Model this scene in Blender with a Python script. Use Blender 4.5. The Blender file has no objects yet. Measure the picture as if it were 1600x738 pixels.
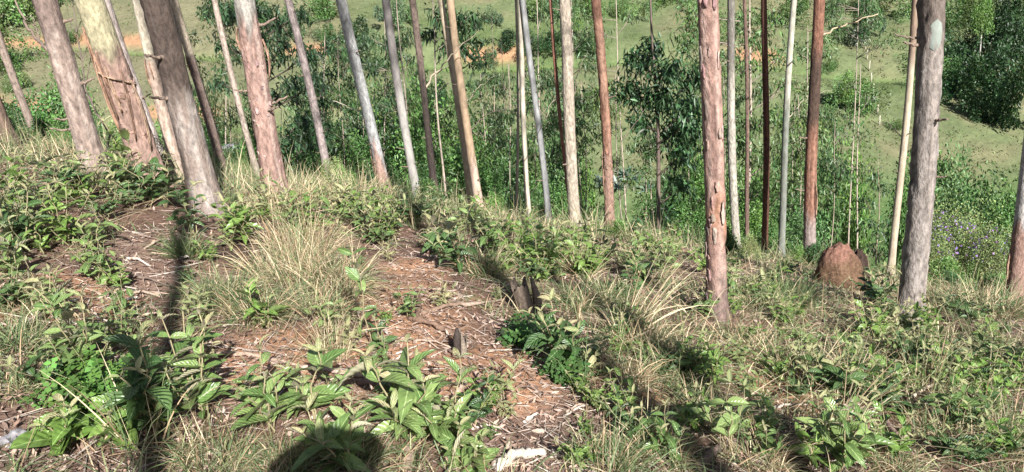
import bpy, math, random
import numpy as np
from mathutils import Matrix, Vector

random.seed(7)
rng = np.random.default_rng(7)
SC = bpy.context.scene
COL = SC.collection
R = math.radians

# ------------------------------------------------------------------ camera
FPX = 1150.0                    # focal length in pixels of the 1600 px wide photograph
PITCH, ROLL = R(20.8), R(7.0)
CAM = np.array([0.0, 0.0, 1.6])
F_ = np.array([0, math.cos(PITCH), -math.sin(PITCH)])
R0 = np.array([1.0, 0, 0])
U0 = np.array([0, math.sin(PITCH), math.cos(PITCH)])
RV = math.cos(ROLL) * R0 - math.sin(ROLL) * U0
UV = math.cos(ROLL) * U0 + math.sin(ROLL) * R0
cd = bpy.data.cameras.new('camera')
cam = bpy.data.objects.new('camera', cd)
COL.objects.link(cam)
cd.sensor_width = 36.0
cd.lens = FPX / 1600 * 36
cd.clip_start = 0.05
cd.clip_end = 2000
m = Matrix.Identity(4)
for i in range(3):
    m[i][0], m[i][1], m[i][2], m[i][3] = RV[i], UV[i], -F_[i], CAM[i]
cam.matrix_world = m
SC.camera = cam

# ------------------------------------------------------------------ sky, sun, exposure
SUN_DIR = np.array([0.285, -0.784, 0.552])       # towards the sun
SUN_DIR = SUN_DIR / np.linalg.norm(SUN_DIR)
ELEV = math.asin(SUN_DIR[2])
AZ = math.atan2(SUN_DIR[0], SUN_DIR[1])
w = bpy.data.worlds.new('World')
SC.world = w
w.use_nodes = True
wn = w.node_tree
sky = wn.nodes.new('ShaderNodeTexSky')
sky.sky_type = 'NISHITA'
sky.sun_disc = False
sky.sun_elevation = ELEV
sky.sun_rotation = AZ
bg = wn.nodes['Background']
bg.inputs[1].default_value = 0.05
wn.links.new(sky.outputs[0], bg.inputs[0])
sd = bpy.data.lights.new('sun', 'SUN')
sd.energy = 5.0
sd.angle = R(0.53)
sd.color = (1.0, 0.965, 0.92)
sun = bpy.data.objects.new('sun', sd)
COL.objects.link(sun)
sun.rotation_euler = Vector(SUN_DIR).to_track_quat('Z', 'Y').to_euler()
SC.view_settings.view_transform = 'Standard'
SC.view_settings.look = 'None'
SC.view_settings.gamma = 1.0
SC.view_settings.exposure = 1.3
SC.view_settings.use_curve_mapping = False
SC.render.engine = 'CYCLES'
SC.cycles.max_bounces = 6
SC.cycles.transparent_max_bounces = 4

# ------------------------------------------------------------------ noise
def _hash(ix, iy, iz, seed):
    n = ix.astype(np.int64) * 374761393 + iy.astype(np.int64) * 668265263 + iz.astype(np.int64) * 2147483647 + seed * 1274126177
    n = (n ^ (n >> 13)) * 1274126177
    n = n ^ (n >> 16)
    return (n & 0xFFFFFF).astype(np.float64) / float(0xFFFFFF)

def noise(x, y, z=None, seed=0):
    x = np.asarray(x, float); y = np.asarray(y, float)
    z = np.zeros_like(x) if z is None else np.asarray(z, float)
    ix, iy, iz = np.floor(x), np.floor(y), np.floor(z)
    fx, fy, fz = x - ix, y - iy, z - iz
    fx, fy, fz = [t * t * (3 - 2 * t) for t in (fx, fy, fz)]
    r = 0
    for a in (0, 1):
        for b in (0, 1):
            for c in (0, 1):
                wgt = (fx if a else 1 - fx) * (fy if b else 1 - fy) * (fz if c else 1 - fz)
                r = r + wgt * _hash(ix + a, iy + b, iz + c, seed)
    return r * 2 - 1

def fbm(x, y, z=None, seed=0, oct=3):
    r = 0; a = 1.0; s = 1.0
    for k in range(oct):
        r = r + a * noise(np.asarray(x) * s, np.asarray(y) * s, None if z is None else np.asarray(z) * s, seed + k)
        a *= 0.5; s *= 2.03
    return r / 1.75

def sstep(a, b, x):
    t = np.clip((np.asarray(x, float) - a) / (b - a), 0, 1)
    return t * t * (3 - 2 * t)

# ------------------------------------------------------------------ terrain height
_ty = np.arange(-40, 420, 0.1)
_sl = np.interp(_ty, [-40, -8, 0, 12, 16, 36, 44, 50, 62, 100, 150, 260, 330, 420],
                [-.25, -.12, -.034, -.41, -.62, -.62, -.2, .05, .26, .30, .36, .34, .1, -.2])
_G = np.cumsum(_sl) * 0.1
_G -= np.interp(0, _ty, _G)

def track_y(k, x):
    if k == 0: return 95 + 2.0 * np.sin(x * 0.06) - 0.13 * x
    if k == 1: return 78 + 2.0 * np.sin(x * 0.09 + 1) - 0.05 * x
    return 132 + 3 * np.sin(x * 0.05 + 2)

def track_w(k, x):
    if k == 0: return sstep(-75, -60, x)
    if k == 1: return 1 - sstep(-16, -8, x)
    return 1.0 + 0 * x

def H(x, y):
    x = np.asarray(x, float); y = np.asarray(y, float)
    z = np.interp(y, _ty, _G)
    t = np.interp(y, [0, 13, 40, 80, 200], [.30, .30, .15, .10, .06])
    z = z - t * x
    z = z + 0.05 * noise(x * 0.9, y * 0.9, seed=3) + 0.02 * noise(x * 3.1, y * 3.1, seed=4)
    far = sstep(14, 40, y)
    z = z + far * (1.1 * noise(x * 0.045, y * 0.045, seed=5) + 0.25 * noise(x * 0.2, y * 0.2, seed=6))
    for k, a in ((0, 1.3), (1, 0.9), (2, 1.1)):
        d = y - track_y(k, x)
        z = z - a * track_w(k, x) * np.exp(-(d / 2.4) ** 2)
    return z

def ray(px, py):
    return F_ + (px - 800) / FPX * RV - (py - 369) / FPX * UV

def ground_at(px, py, dmin=1.0, dmax=400):
    d = ray(px, py)
    t = dmin * np.exp(np.linspace(0, math.log(dmax / dmin), 4000))
    P = CAM + t[:, None] * d
    hit = np.nonzero(P[:, 2] < H(P[:, 0], P[:, 1]))[0]
    k = hit[0] if len(hit) else len(t) - 1
    p = P[k].copy(); p[2] = float(H(p[0], p[1]))
    return p

def at_depth(px, py, dep):
    return CAM + dep * ray(px, py)

def depth_of(p):
    return float(np.dot(np.asarray(p) - CAM, F_))

def project(P):
    q = np.asarray(P) - CAM
    d = q @ F_
    d = np.where(np.abs(d) < 1e-3, 1e-3, d)
    return 800 + FPX * (q @ RV) / d, 369 - FPX * (q @ UV) / d, d

# ------------------------------------------------------------------ materials
MATS = {}
def newmat(name):
    mt = bpy.data.materials.new(name); mt.use_nodes = True
    nt = mt.node_tree
    return mt, nt, nt.nodes['Principled BSDF'], nt.nodes['Material Output']

def N(nt, kind, **kw):
    n = nt.nodes.new(kind)
    for k, v in kw.items():
        if k.startswith('i_'): n.inputs[k[2:]].default_value = v
        elif k[0] == 'n' and k[1:].isdigit(): n.inputs[int(k[1:])].default_value = v
        else: setattr(n, k, v)
    return n

def mixc(nt, a, b, fac, blend='MIX'):
    n = nt.nodes.new('ShaderNodeMix'); n.data_type = 'RGBA'; n.blend_type = blend
    for sock, v in ((n.inputs[0], fac), (n.inputs[6], a), (n.inputs[7], b)):
        if hasattr(v, 'is_linked') or hasattr(v, 'links'): nt.links.new(v, sock)
        else: sock.default_value = v if not isinstance(v, tuple) else (*v, 1)[:4]
    return n.outputs[2]

def bump(nt, bsdf, height, strength, dist):
    b = N(nt, 'ShaderNodeBump'); b.inputs['Strength'].default_value = strength; b.inputs['Distance'].default_value = dist
    nt.links.new(height, b.inputs['Height']); nt.links.new(b.outputs[0], bsdf.inputs['Normal'])
    return b

def maprange(nt, v, a, b, c, d):
    n = N(nt, 'ShaderNodeMapRange', n1=a, n2=b, n3=c, n4=d); nt.links.new(v, n.inputs[0]); return n.outputs[0]

def add_translucent(nt, bsdf, out, color, fac):
    tr = N(nt, 'ShaderNodeBsdfTranslucent'); nt.links.new(color, tr.inputs[0])
    mx = N(nt, 'ShaderNodeMixShader', n0=fac)
    nt.links.new(bsdf.outputs[0], mx.inputs[1]); nt.links.new(tr.outputs[0], mx.inputs[2])
    nt.links.new(mx.outputs[0], out.inputs[0])

def mat_attr(name, rough=0.8, spec=0.2, grain=(0, 0), gscale=(30, 30, 30), trans=0.0, bumpd=0.0, bscale=40.0):
    """surface coloured by the mesh's own colour attribute, broken up with fine grain"""
    mt, nt, b, out = newmat(name)
    at = N(nt, 'ShaderNodeAttribute', attribute_name='col')
    c = at.outputs['Color']
    tc = N(nt, 'ShaderNodeTexCoord')
    if grain[1]:
        mp = N(nt, 'ShaderNodeMapping'); mp.inputs['Scale'].default_value = gscale
        nt.links.new(tc.outputs['Object'], mp.inputs[0])
        nz = N(nt, 'ShaderNodeTexNoise', i_Scale=1.0, i_Detail=5.0, i_Roughness=0.65)
        nt.links.new(mp.outputs[0], nz.inputs[0])
        v = maprange(nt, nz.outputs[0], 0.3, 0.7, grain[0], grain[1])
        c = mixc(nt, c, v, 1.0, 'MULTIPLY')
        if bumpd: bump(nt, b, nz.outputs[0], 0.9, bumpd)
    nt.links.new(c, b.inputs['Base Color'])
    b.inputs['Roughness'].default_value = rough
    b.inputs['Specular IOR Level'].default_value = spec
    if trans: add_translucent(nt, b, out, c, trans)
    MATS[name] = mt
    return mt

def mat_ground():
    mt, nt, b, out = newmat('ground_surface')
    at = N(nt, 'ShaderNodeAttribute', attribute_name='col')
    tc = N(nt, 'ShaderNodeTexCoord')
    nz = N(nt, 'ShaderNodeTexNoise', i_Scale=38.0, i_Detail=6.0, i_Roughness=0.7)
    n2 = N(nt, 'ShaderNodeTexNoise', i_Scale=1.7, i_Detail=8.0, i_Roughness=0.72)
    nt.links.new(tc.outputs['Object'], nz.inputs[0]); nt.links.new(tc.outputs['Object'], n2.inputs[0])
    v = maprange(nt, nz.outputs[0], 0.3, 0.7, 0.55, 1.35)
    v2 = maprange(nt, n2.outputs[0], 0.3, 0.7, 0.7, 1.25)
    c = mixc(nt, at.outputs['Color'], v, 1.0, 'MULTIPLY')
    c = mixc(nt, c, v2, 1.0, 'MULTIPLY')
    nt.links.new(c, b.inputs['Base Color'])
    b.inputs['Roughness'].default_value = 0.95
    b.inputs['Specular IOR Level'].default_value = 0.1
    bb = bump(nt, b, nz.outputs[0], 0.8, 0.015)
    b2 = N(nt, 'ShaderNodeBump'); b2.inputs['Strength'].default_value = 0.7; b2.inputs['Distance'].default_value = 0.12
    nt.links.new(n2.outputs[0], b2.inputs['Height']); nt.links.new(b2.outputs[0], bb.inputs['Normal'])
    MATS['ground_surface'] = mt

def mat_leaf(name, top, top2, under, rough=0.42, veins=7.0, vdepth=0.004, trans=0.22):
    """a broad leaf: green face with paler midrib and quilted side veins, felted pale underside"""
    mt, nt, b, out = newmat(name)
    uv = N(nt, 'ShaderNodeUVMap', uv_map='uv')
    sx = N(nt, 'ShaderNodeSeparateXYZ'); nt.links.new(uv.outputs[0], sx.inputs[0])
    ab = N(nt, 'ShaderNodeMath', operation='ABSOLUTE'); nt.links.new(sx.outputs[1], ab.inputs[0])
    # side veins run forward from the midrib
    ph = N(nt, 'ShaderNodeMath', operation='MULTIPLY_ADD'); nt.links.new(ab.outputs[0], ph.inputs[0]); ph.inputs[1].default_value = -0.28
    nt.links.new(sx.outputs[0], ph.inputs[2])
    fr = N(nt, 'ShaderNodeMath', operation='MULTIPLY'); nt.links.new(ph.outputs[0], fr.inputs[0]); fr.inputs[1].default_value = veins * 2 * math.pi
    sn = N(nt, 'ShaderNodeMath', operation='SINE'); nt.links.new(fr.outputs[0], sn.inputs[0])
    mid = maprange(nt, ab.outputs[0], 0.0, 0.09, 1.0, 0.0)
    info = N(nt, 'ShaderNodeObjectInfo')
    cc = mixc(nt, top, top2, info.outputs['Random'])
    tc = N(nt, 'ShaderNodeTexCoord')
    nz = N(nt, 'ShaderNodeTexNoise', i_Scale=6.0, i_Detail=4.0); nt.links.new(tc.outputs['Object'], nz.inputs[0])
    cc = mixc(nt, cc, maprange(nt, nz.outputs[0], .3, .7, .75, 1.2), 1.0, 'MULTIPLY')
    vn = maprange(nt, sn.outputs[0], -1.0, -0.8, 0.08, 0.0)
    pale = tuple(min(1, t * 1.5 + 0.05) for t in top2)
    cc = mixc(nt, cc, pale, vn)
    cc = mixc(nt, cc, pale, mid)
    geo = N(nt, 'ShaderNodeNewGeometry')
    cc = mixc(nt, cc, under, geo.outputs['Backfacing'])
    nt.links.new(cc, b.inputs['Base Color'])
    b.inputs['Roughness'].default_value = rough
    b.inputs['Specular IOR Level'].default_value = 0.45
    bump(nt, b, sn.outputs[0], 0.6, vdepth)
    add_translucent(nt, b, out, cc, trans)
    MATS[name] = mt

mat_ground()
mat_attr('bark', rough=0.85, spec=0.2, grain=(0.45, 1.35), gscale=(34, 34, 16), bumpd=0.02)
mat_attr('smooth_bark', rough=0.65, spec=0.25, grain=(0.62, 1.22), gscale=(16, 16, 7), bumpd=0.005)
mat_attr('grass_blade', rough=0.55, spec=0.3, trans=0.28)
mat_attr('litter', rough=0.8, spec=0.2, grain=(0.7, 1.25), gscale=(60, 60, 60))
mat_attr('foliage', rough=0.42, spec=0.4, trans=0.25)
mat_attr('dead_wood', rough=0.9, spec=0.15, grain=(0.5, 1.3), gscale=(50, 50, 50), bumpd=0.008)
mat_attr('termite_earth', rough=0.95, spec=0.1, grain=(0.5, 1.4), gscale=(35, 35, 35), bumpd=0.02)
mat_attr('rock_face', rough=0.9, spec=0.2, grain=(0.6, 1.25), gscale=(4, 4, 4), bumpd=0.05)
mat_attr('petal', rough=0.6, spec=0.2, trans=0.3)
mat_attr('cloth', rough=0.9, spec=0.1, grain=(0.8, 1.1), gscale=(80, 80, 80))
mat_attr('skin', rough=0.6, spec=0.3)
mat_leaf('ribbed_leaf', (0.085, 0.155, 0.042), (0.21, 0.285, 0.10), (0.40, 0.38, 0.26), vdepth=.0012, rough=.28)
mat_leaf('young_leaf', (0.26, 0.31, 0.13), (0.40, 0.36, 0.20), (0.52, 0.47, 0.33), veins=6, vdepth=0.002, trans=0.3)
mat_leaf('dark_leaf', (0.045, 0.10, 0.03), (0.10, 0.17, 0.055), (0.22, 0.25, 0.14), rough=0.36)
mat_leaf('glossy_leaf', (0.11, 0.20, 0.04), (0.19, 0.29, 0.075), (0.2, 0.28, 0.1), rough=0.3, veins=4, vdepth=0.0015, trans=0.3)

# ------------------------------------------------------------------ mesh helpers
def mk(name, V, Q, mat, col=None, uv=None, smooth=True, T=None):
    V = np.asarray(V, np.float32)
    me = bpy.data.meshes.new(name)
    Q = np.zeros((0, 4), np.int32) if Q is None else np.asarray(Q, np.int32).reshape(-1, 4)
    T = np.zeros((0, 3), np.int32) if T is None else np.asarray(T, np.int32).reshape(-1, 3)
    me.vertices.add(len(V)); me.vertices.foreach_set('co', V.ravel())
    nl = Q.size + T.size
    me.loops.add(nl)
    vi = np.concatenate([Q.ravel(), T.ravel()]).astype(np.int32)
    me.loops.foreach_set('vertex_index', vi)
    npoly = len(Q) + len(T)
    me.polygons.add(npoly)
    st = np.concatenate([np.arange(len(Q)) * 4, Q.size + np.arange(len(T)) * 3]).astype(np.int32)
    me.polygons.foreach_set('loop_start', st)
    if smooth: me.polygons.foreach_set('use_smooth', np.ones(npoly, bool))
    if col is not None:
        col = np.asarray(col, np.float32)
        if col.ndim == 1: col = np.tile(col, (len(V), 1))
        a = me.attributes.new('col', 'FLOAT_COLOR', 'POINT')
        c4 = np.ones((len(V), 4), np.float32); c4[:, :3] = np.clip(col[:, :3], 0, 1)
        a.data.foreach_set('color', c4.ravel())
    if uv is not None:
        u = me.uv_layers.new(name='uv')
        u.data.foreach_set('uv', np.asarray(uv, np.float32)[vi].ravel())
    me.update(calc_edges=True)
    me.materials.append(MATS[mat])
    return me

def obj(name, me, parent=None, loc=None):
    o = bpy.data.objects.new(name, me); COL.objects.link(o)
    if parent is not None: o.parent = parent
    if loc is not None: o.location = loc
    return o

def tag(o, label, cat, group=None, kind=None):
    if label: o['label'] = label
    if cat: o['category'] = cat
    if group: o['group'] = group
    if kind: o['kind'] = kind
    return o

def thing(name, label, cat, loc, group=None, rz=0.0, scale=1.0):
    o = bpy.data.objects.new(name, None); COL.objects.link(o)
    o.empty_display_size = 0.2
    o.location = loc; o.rotation_euler = (0, 0, rz); o.scale = (scale,) * 3 if np.isscalar(scale) else scale
    return tag(o, label, cat, group)

def frames(P):
    """tangents and two side vectors along a polyline"""
    P = np.asarray(P, float)
    t = np.gradient(P, axis=0)
    t /= np.linalg.norm(t, axis=1)[:, None] + 1e-9
    ref = np.array([0, 0, 1.0]) if abs(t[len(t) // 2][2]) < 0.9 else np.array([1.0, 0, 0])
    s = np.cross(t, ref); s /= np.linalg.norm(s, axis=1)[:, None] + 1e-9
    n = np.cross(s, t)
    return t, s, n

def tube(P, rad, seg=8, cap=True):
    P = np.asarray(P, float); rad = np.broadcast_to(np.asarray(rad, float), (len(P),))
    t, s, n = frames(P)
    a = np.arange(seg) / seg * 2 * math.pi
    V = P[:, None] + rad[:, None, None] * (np.cos(a)[None, :, None] * s[:, None] + np.sin(a)[None, :, None] * n[:, None])
    V = V.reshape(-1, 3)
    i = np.arange(len(P) - 1)[:, None] * seg + np.arange(seg)[None]
    j = np.arange(len(P) - 1)[:, None] * seg + (np.arange(seg)[None] + 1) % seg
    Q = np.stack([i, j, j + seg, i + seg], -1).reshape(-1, 4)
    T = None
    if cap:
        nv = len(V)
        V = np.vstack([V, P[0], P[-1]])
        b = np.arange(seg); b2 = (b + 1) % seg
        l0 = (len(P) - 1) * seg
        T = np.vstack([np.stack([b2, b, np.full(seg, nv)], -1), np.stack([b + l0, b2 + l0, np.full(seg, nv + 1)], -1)])
    return V, Q, T

class Acc:
    """collects pieces that belong to one part"""
    def __init__(s): s.V = []; s.Q = []; s.T = []; s.C = []; s.n = 0
    def add(s, V, Q=None, T=None, C=(0.3, 0.3, 0.3)):
        V = np.asarray(V, float); C = np.asarray(C, float)
        if C.ndim == 1: C = np.tile(C, (len(V), 1))
        s.V.append(V); s.C.append(C)
        if Q is not None and len(Q): s.Q.append(np.asarray(Q) + s.n)
        if T is not None and len(T): s.T.append(np.asarray(T) + s.n)
        s.n += len(V)
    def mesh(s, name, mat, smooth=True):
        return mk(name, np.vstack(s.V), np.vstack(s.Q) if s.Q else None, mat, np.vstack(s.C), smooth=smooth, T=np.vstack(s.T) if s.T else None)

def unit(v):
    v = np.asarray(v, float)
    return v / (np.linalg.norm(v, axis=-1, keepdims=True) + 1e-9)

def jit(c, n, amt=0.2, g=rng):
    """n colours scattered round c"""
    c = np.asarray(c, float)
    k = 1 + amt * g.standard_normal((n, 1)) + 0.35 * amt * g.standard_normal((n, 3))
    return np.clip(c * np.clip(k, 0.35, 2.0), 0.005, 0.95)

# ---- leaf clouds: many small folded leaves
def leaf_cloud(P, D, length, width, col, fold=0.25):
    """P base points, D directions; each leaf is a bent two-quad blade"""
    n = len(P)
    L = np.broadcast_to(np.asarray(length, float), (n,))[:, None]
    W = np.broadcast_to(np.asarray(width, float), (n,))[:, None]
    D = unit(D)
    rnd = unit(rng.standard_normal((n, 3)))
    S = unit(np.cross(D, rnd)); Nn = np.cross(S, D)
    m1 = P + D * L * 0.45 + Nn * L * 0.06
    tip = P + D * L - np.array([0, 0, 1]) * L * 0.12
    V = np.stack([P, m1 + S * W * 0.5 - Nn * W * fold, m1, m1 - S * W * 0.5 - Nn * W * fold, tip], 1).reshape(-1, 3)
    b = np.arange(n)[:, None] * 5
    T = np.concatenate([b + [0, 2, 1], b + [0, 3, 2], b + [1, 2, 4], b + [2, 3, 4]], 0)
    return V, T, np.repeat(col, 5, 0)

def blades(P, D, length, width, col, droop=0.5, seg=4, tipdark=0.0):
    """bent grass blades; P (n,3), D initial directions"""
    n = len(P)
    L = np.broadcast_to(np.asarray(length, float), (n,))
    W = np.broadcast_to(np.asarray(width, float), (n,))
    dr = np.broadcast_to(np.asarray(droop, float), (n,))
    D = unit(D)
    S = unit(np.cross(D, np.array([0, 0, 1.0]) + 0.6 * rng.standard_normal((n, 3))))
    rows = []
    p = P.copy(); d = D.copy()
    for k in range(seg + 1):
        tt = k / seg
        wv = (W * (1 - tt ** 1.6) * 0.5 + 0.0002)[:, None]
        rows.append(np.stack([p + S * wv, p - S * wv], 1))
        d = unit(d + np.array([0, 0, -1.0]) * (dr * (0.25 + tt) / seg * 1.6)[:, None])
        p = p + d * (L / seg)[:, None]
    V = np.stack(rows, 1).reshape(-1, 3)           # n, seg+1, 2
    b = (np.arange(n) * (seg + 1) * 2)[:, None, None] + (np.arange(seg) * 2)[None, :, None]
    Q = (b + np.array([0, 1, 3, 2])[None, None]).reshape(-1, 4)
    return V, Q, np.repeat(col, (seg + 1) * 2, 0)

# ------------------------------------------------------------------ ground sheet
def build_ground():
    ys = np.concatenate([np.arange(-14, -1, .5), np.arange(-1, 9, .05), np.arange(9, 16, .1), np.arange(16, 45, .4),
                         np.arange(45, 125, .35), np.arange(125, 260, 2.0), np.arange(260, 401, 10)])
    s = np.linspace(-1, 1, 361)
    s = np.sign(s) * np.abs(s) ** 1.15
    W = 13 + 1.25 * np.maximum(ys, 0)
    X = s[None] * W[:, None]
    Y = np.repeat(ys[:, None], len(s), 1)
    Z = H(X, Y)
    x, y = X.ravel(), Y.ravel()
    V = np.stack([x, y, Z.ravel()], -1)
    r, c = len(ys), len(s)
    i = np.arange(r - 1)[:, None] * c + np.arange(c - 1)[None]
    Q = np.stack([i, i + 1, i + c + 1, i + c], -1).reshape(-1, 4)
    # colours of the surface itself
    def blend(a, b, f): return a + (np.asarray(b) - a) * f[:, None]
    near = np.tile(np.array([.17, .105, .078]), (len(x), 1))
    near = blend(near, (.23, .155, .12), sstep(-.1, .5, fbm(x * 2.2, y * 2.2, seed=11)))
    near = blend(near, (.07, .05, .038), sstep(.1, .5, fbm(x * 1.6, y * 1.6, seed=12)))
    soil = np.zeros(len(x))
    for px, py, rr in ((635, 490, .42), (650, 455, .35), (430, 555, .3), (600, 590, .35), (780, 590, .3), (660, 420, .3), (1210, 590, .35), (1010, 600, .25), (90, 480, .35)):
        p = ground_at(px, py)
        soil = np.maximum(soil, np.exp(-(((x - p[0]) / rr) ** 2 + ((y - p[1]) / rr / 1.3) ** 2)))
    soil = sstep(.3, .75, soil + .35 * fbm(x * 4, y * 4, seed=13))
    near = blend(near, (.44, .245, .145), soil * .9)
    far = np.tile(np.array([.155, .19, .09]), (len(x), 1))
    n1 = fbm(x * .07, y * .07, seed=21); n2 = fbm(x * .35, y * .35, seed=22, oct=4)
    far = blend(far, (.205, .20, .11), sstep(-.15, .45, n1 + .6 * n2))
    far = blend(far, (.11, .15, .06), sstep(.05, .5, -n1 + .6 * n2))
    lush = sstep(72, 56, y)
    far = blend(far, (.10, .19, .06), lush * .8)
    far = blend(far, (.22, .205, .125), sstep(-10, -35, x) * sstep(60, 80, y) * .7)
    dirt = np.zeros(len(x)); green = np.zeros(len(x))
    for k, lim in ((0, -.05), (1, -.1), (2, .05)):
        d = y - track_y(k, x)
        dirt = np.maximum(dirt, track_w(k, x) * np.exp(-((d - 2.3) / 1.0) ** 2) * sstep(lim, lim + .25, fbm(x * .09, y * .02, seed=30 + k) + (.25 if k else .35) * sstep(-5, -22, x) - .25))
        green = np.maximum(green, track_w(k, x) * np.exp(-((d + .8) / 1.3) ** 2))
    far = blend(far, (.17, .25, .085), green * .8)
    far = blend(far, (.40, .235, .135), np.clip(dirt * 1.2, 0, 1))
    far = far * .74 * (1 + .22 * fbm(x * 1.1, y * 1.1, seed=58))[:, None]
    f = sstep(11, 16, y)
    col = near * (1 - f)[:, None] + far * f[:, None]
    o = obj('ground', mk('ground', V, Q, 'ground_surface', col))
    tag(o, None, None, kind='structure')
build_ground()

# ------------------------------------------------------------------ trees
def trunk_mesh(B, top, r0, spec, seg=22, height=15.0):
    """trunk from the base through a point higher up, colours by height"""
    ax = unit(top - B)
    hs = np.concatenate([np.arange(-.35, 4.6, spec.get('step', .045)), np.arange(4.7, height, .35), [height]])
    cl, cu, hb = np.array(spec['low']), np.array(spec.get('high', spec['low'])), spec.get('hb', 99)
    sd_ = spec['seed']
    ph = sd_ * 1.7
    wob = spec.get('wob', .028)
    hh = np.maximum(hs, 0)
    ang_bend = np.stack([np.sin(hh * 1.1 + ph) - math.sin(ph), np.cos(hh * .9 + ph) - math.cos(ph), 0 * hh], -1) * wob
    straight = sstep(4, 10, hh)[:, None] * np.array([0, 0, 1.0])
    C = ax * hs[:, None] + ang_bend
    C[:, :2] -= (ax[:2] * np.maximum(hh - 6, 0)[:, None]) * .6       # crowns grow upright again
    rad = r0 * np.maximum(1 - .052 * hh, .16) * (1 + .25 * np.exp(-np.maximum(hs, 0) / .16))
    a = np.arange(seg) / seg * 2 * math.pi
    ca, sa = np.cos(a), np.sin(a)
    h2 = np.repeat(hs[:, None], seg, 1)
    cx, sx = np.repeat(ca[None], len(hs), 0), np.repeat(sa[None], len(hs), 0)
    rough = spec.get('rough', .5)
    edge = fbm(cx * 1.6 + sd_, sx * 1.6, h2 * 1.1, seed=sd_, oct=2) * spec.get('edge', .5)
    up = sstep(-.06, .06, h2 - hb + edge)                          # 1 where the old bark has come away
    n1 = fbm(cx * 2.6 + sd_ * 3, sx * 2.6, h2 * 2.6, seed=sd_ + 50)
    n2 = fbm(cx * 6 + sd_, sx * 6, h2 * 9, seed=sd_ + 60, oct=2)
    n3 = noise(cx * 5, sx * 5, h2 * 1.6, seed=sd_ + 70)
    ra = rough * (1 - up) + .08 * up
    n4 = np.abs(noise(cx * 3.2 + 7, sx * 3.2, h2 * 4.5, seed=sd_ + 75))
    disp = 1 + ra * (.07 * n1 + .10 * n2 + .07 * n3 - .16 * sstep(.12, .0, n4) * (rough > .6)) + .035 * n1 * (1 - rough)
    n5 = noise(cx * 9 + 2, sx * 9, h2 * 14, seed=sd_ + 77)
    disp = disp + ra * .05 * n5 + (1 - up) * (.05 if hb < 50 else 0)
    for kk in range(spec.get('knots', 0)):
        kz, kt = .2 + 4 * _hash(np.array(kk), np.array(sd_), np.array(1), 5), 6.28 * _hash(np.array(kk), np.array(sd_), np.array(2), 5)
        dd = ((h2 - kz) / .045) ** 2 + ((1 - (cx * math.cos(kt) + sx * math.sin(kt))) / .12) ** 2
        disp = disp + .16 * np.exp(-dd)
    disp = disp + np.exp(-np.maximum(h2, 0) / .13) * (.22 + .3 * noise(cx * 1.8 + sd_, sx * 1.8, 0 * h2 + 3, seed=sd_ + 33))      # uneven root flare
    rr = rad[:, None] * disp
    V = np.stack([C[:, 0:1] + rr * cx, C[:, 1:2] + rr * sx, C[:, 2:3] + 0 * rr], -1)
    col = cl[None, None] * (1 + .18 * n5 * rough + .32 * n1 + .34 * n2 * max(rough, .4) - .3 * sstep(.2, .5, n3) * rough)[..., None]
    if 'patch' in spec:
        pm = sstep(.02, .2, fbm(cx * 2.4 + 9, sx * 2.4, h2 * 5, seed=sd_ + 80))
        col = col + (np.array(spec['patch']) - col) * (pm * spec.get('pamt', .8))[..., None]
    if 'streak' in spec:
        pm = sstep(.15, .4, noise(cx * 4 + 3, sx * 4, h2 * .8, seed=sd_ + 90) )
        col = col + (np.array(spec['streak']) - col) * (pm * .75)[..., None]
    for z0, z1, bc in spec.get('bands', ()):
        bm_ = sstep(z0 - .15, z0 + .15, h2 + .2 * n1) * (1 - sstep(z1 - .15, z1 + .15, h2 + .2 * n3))
        col = col + (np.array(bc) - col) * (bm_ * .85)[..., None]
    ucol = cu[None, None] * (1 + .12 * n1 + .10 * n3)[..., None]
    col = col + (ucol - col) * up[..., None]
    rings = up * (1 - up) * 4
    col = col * (1 - .45 * rings[..., None])
    V = V.reshape(-1, 3)
    i = np.arange(len(hs) - 1)[:, None] * seg + np.arange(seg)[None]
    j = np.arange(len(hs) - 1)[:, None] * seg + (np.arange(seg)[None] + 1) % seg
    Q = np.stack([i, j, j + seg, i + seg], -1).reshape(-1, 4)
    return mk('trunk', V, Q, 'smooth_bark' if rough < .3 else 'bark', col.reshape(-1, 3)), C, hs, rad

def crown_mesh(seed, n=900, h=5.0, w=1.5):
    g = np.random.default_rng(seed)
    k = 16
    ce = np.stack([g.normal(0, w * .5, k), g.normal(0, w * .5, k), g.uniform(0, h, k)], -1)
    ce[:, :2] *= (1.15 - ce[:, 2:3] / h)
    ix = g.integers(0, k, n)
    P = ce[ix] + g.normal(0, .34, (n, 3))
    D = g.normal(0, .5, (n, 3)) + [0, 0, -.9]
    V, T, C = leaf_cloud(P, D, g.uniform(.13, .22, n), g.uniform(.025, .04, n), jit((.07, .12, .045), n, .25, g))
    ac = Acc(); ac.add(V, None, T, C)
    for q in range(k):
        p0 = np.array([0, 0, max(0, ce[q][2] - .8)])
        V, Q, T = tube(np.stack([p0, (p0 + ce[q]) / 2 + [0, 0, .12], ce[q]]), [.03, .018, .006], 5)
        ac.add(V, Q, T, (.22, .17, .13))
    return ac.mesh('crown', 'foliage', False)
CROWNS = [crown_mesh(100 + i) for i in range(4)]

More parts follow.
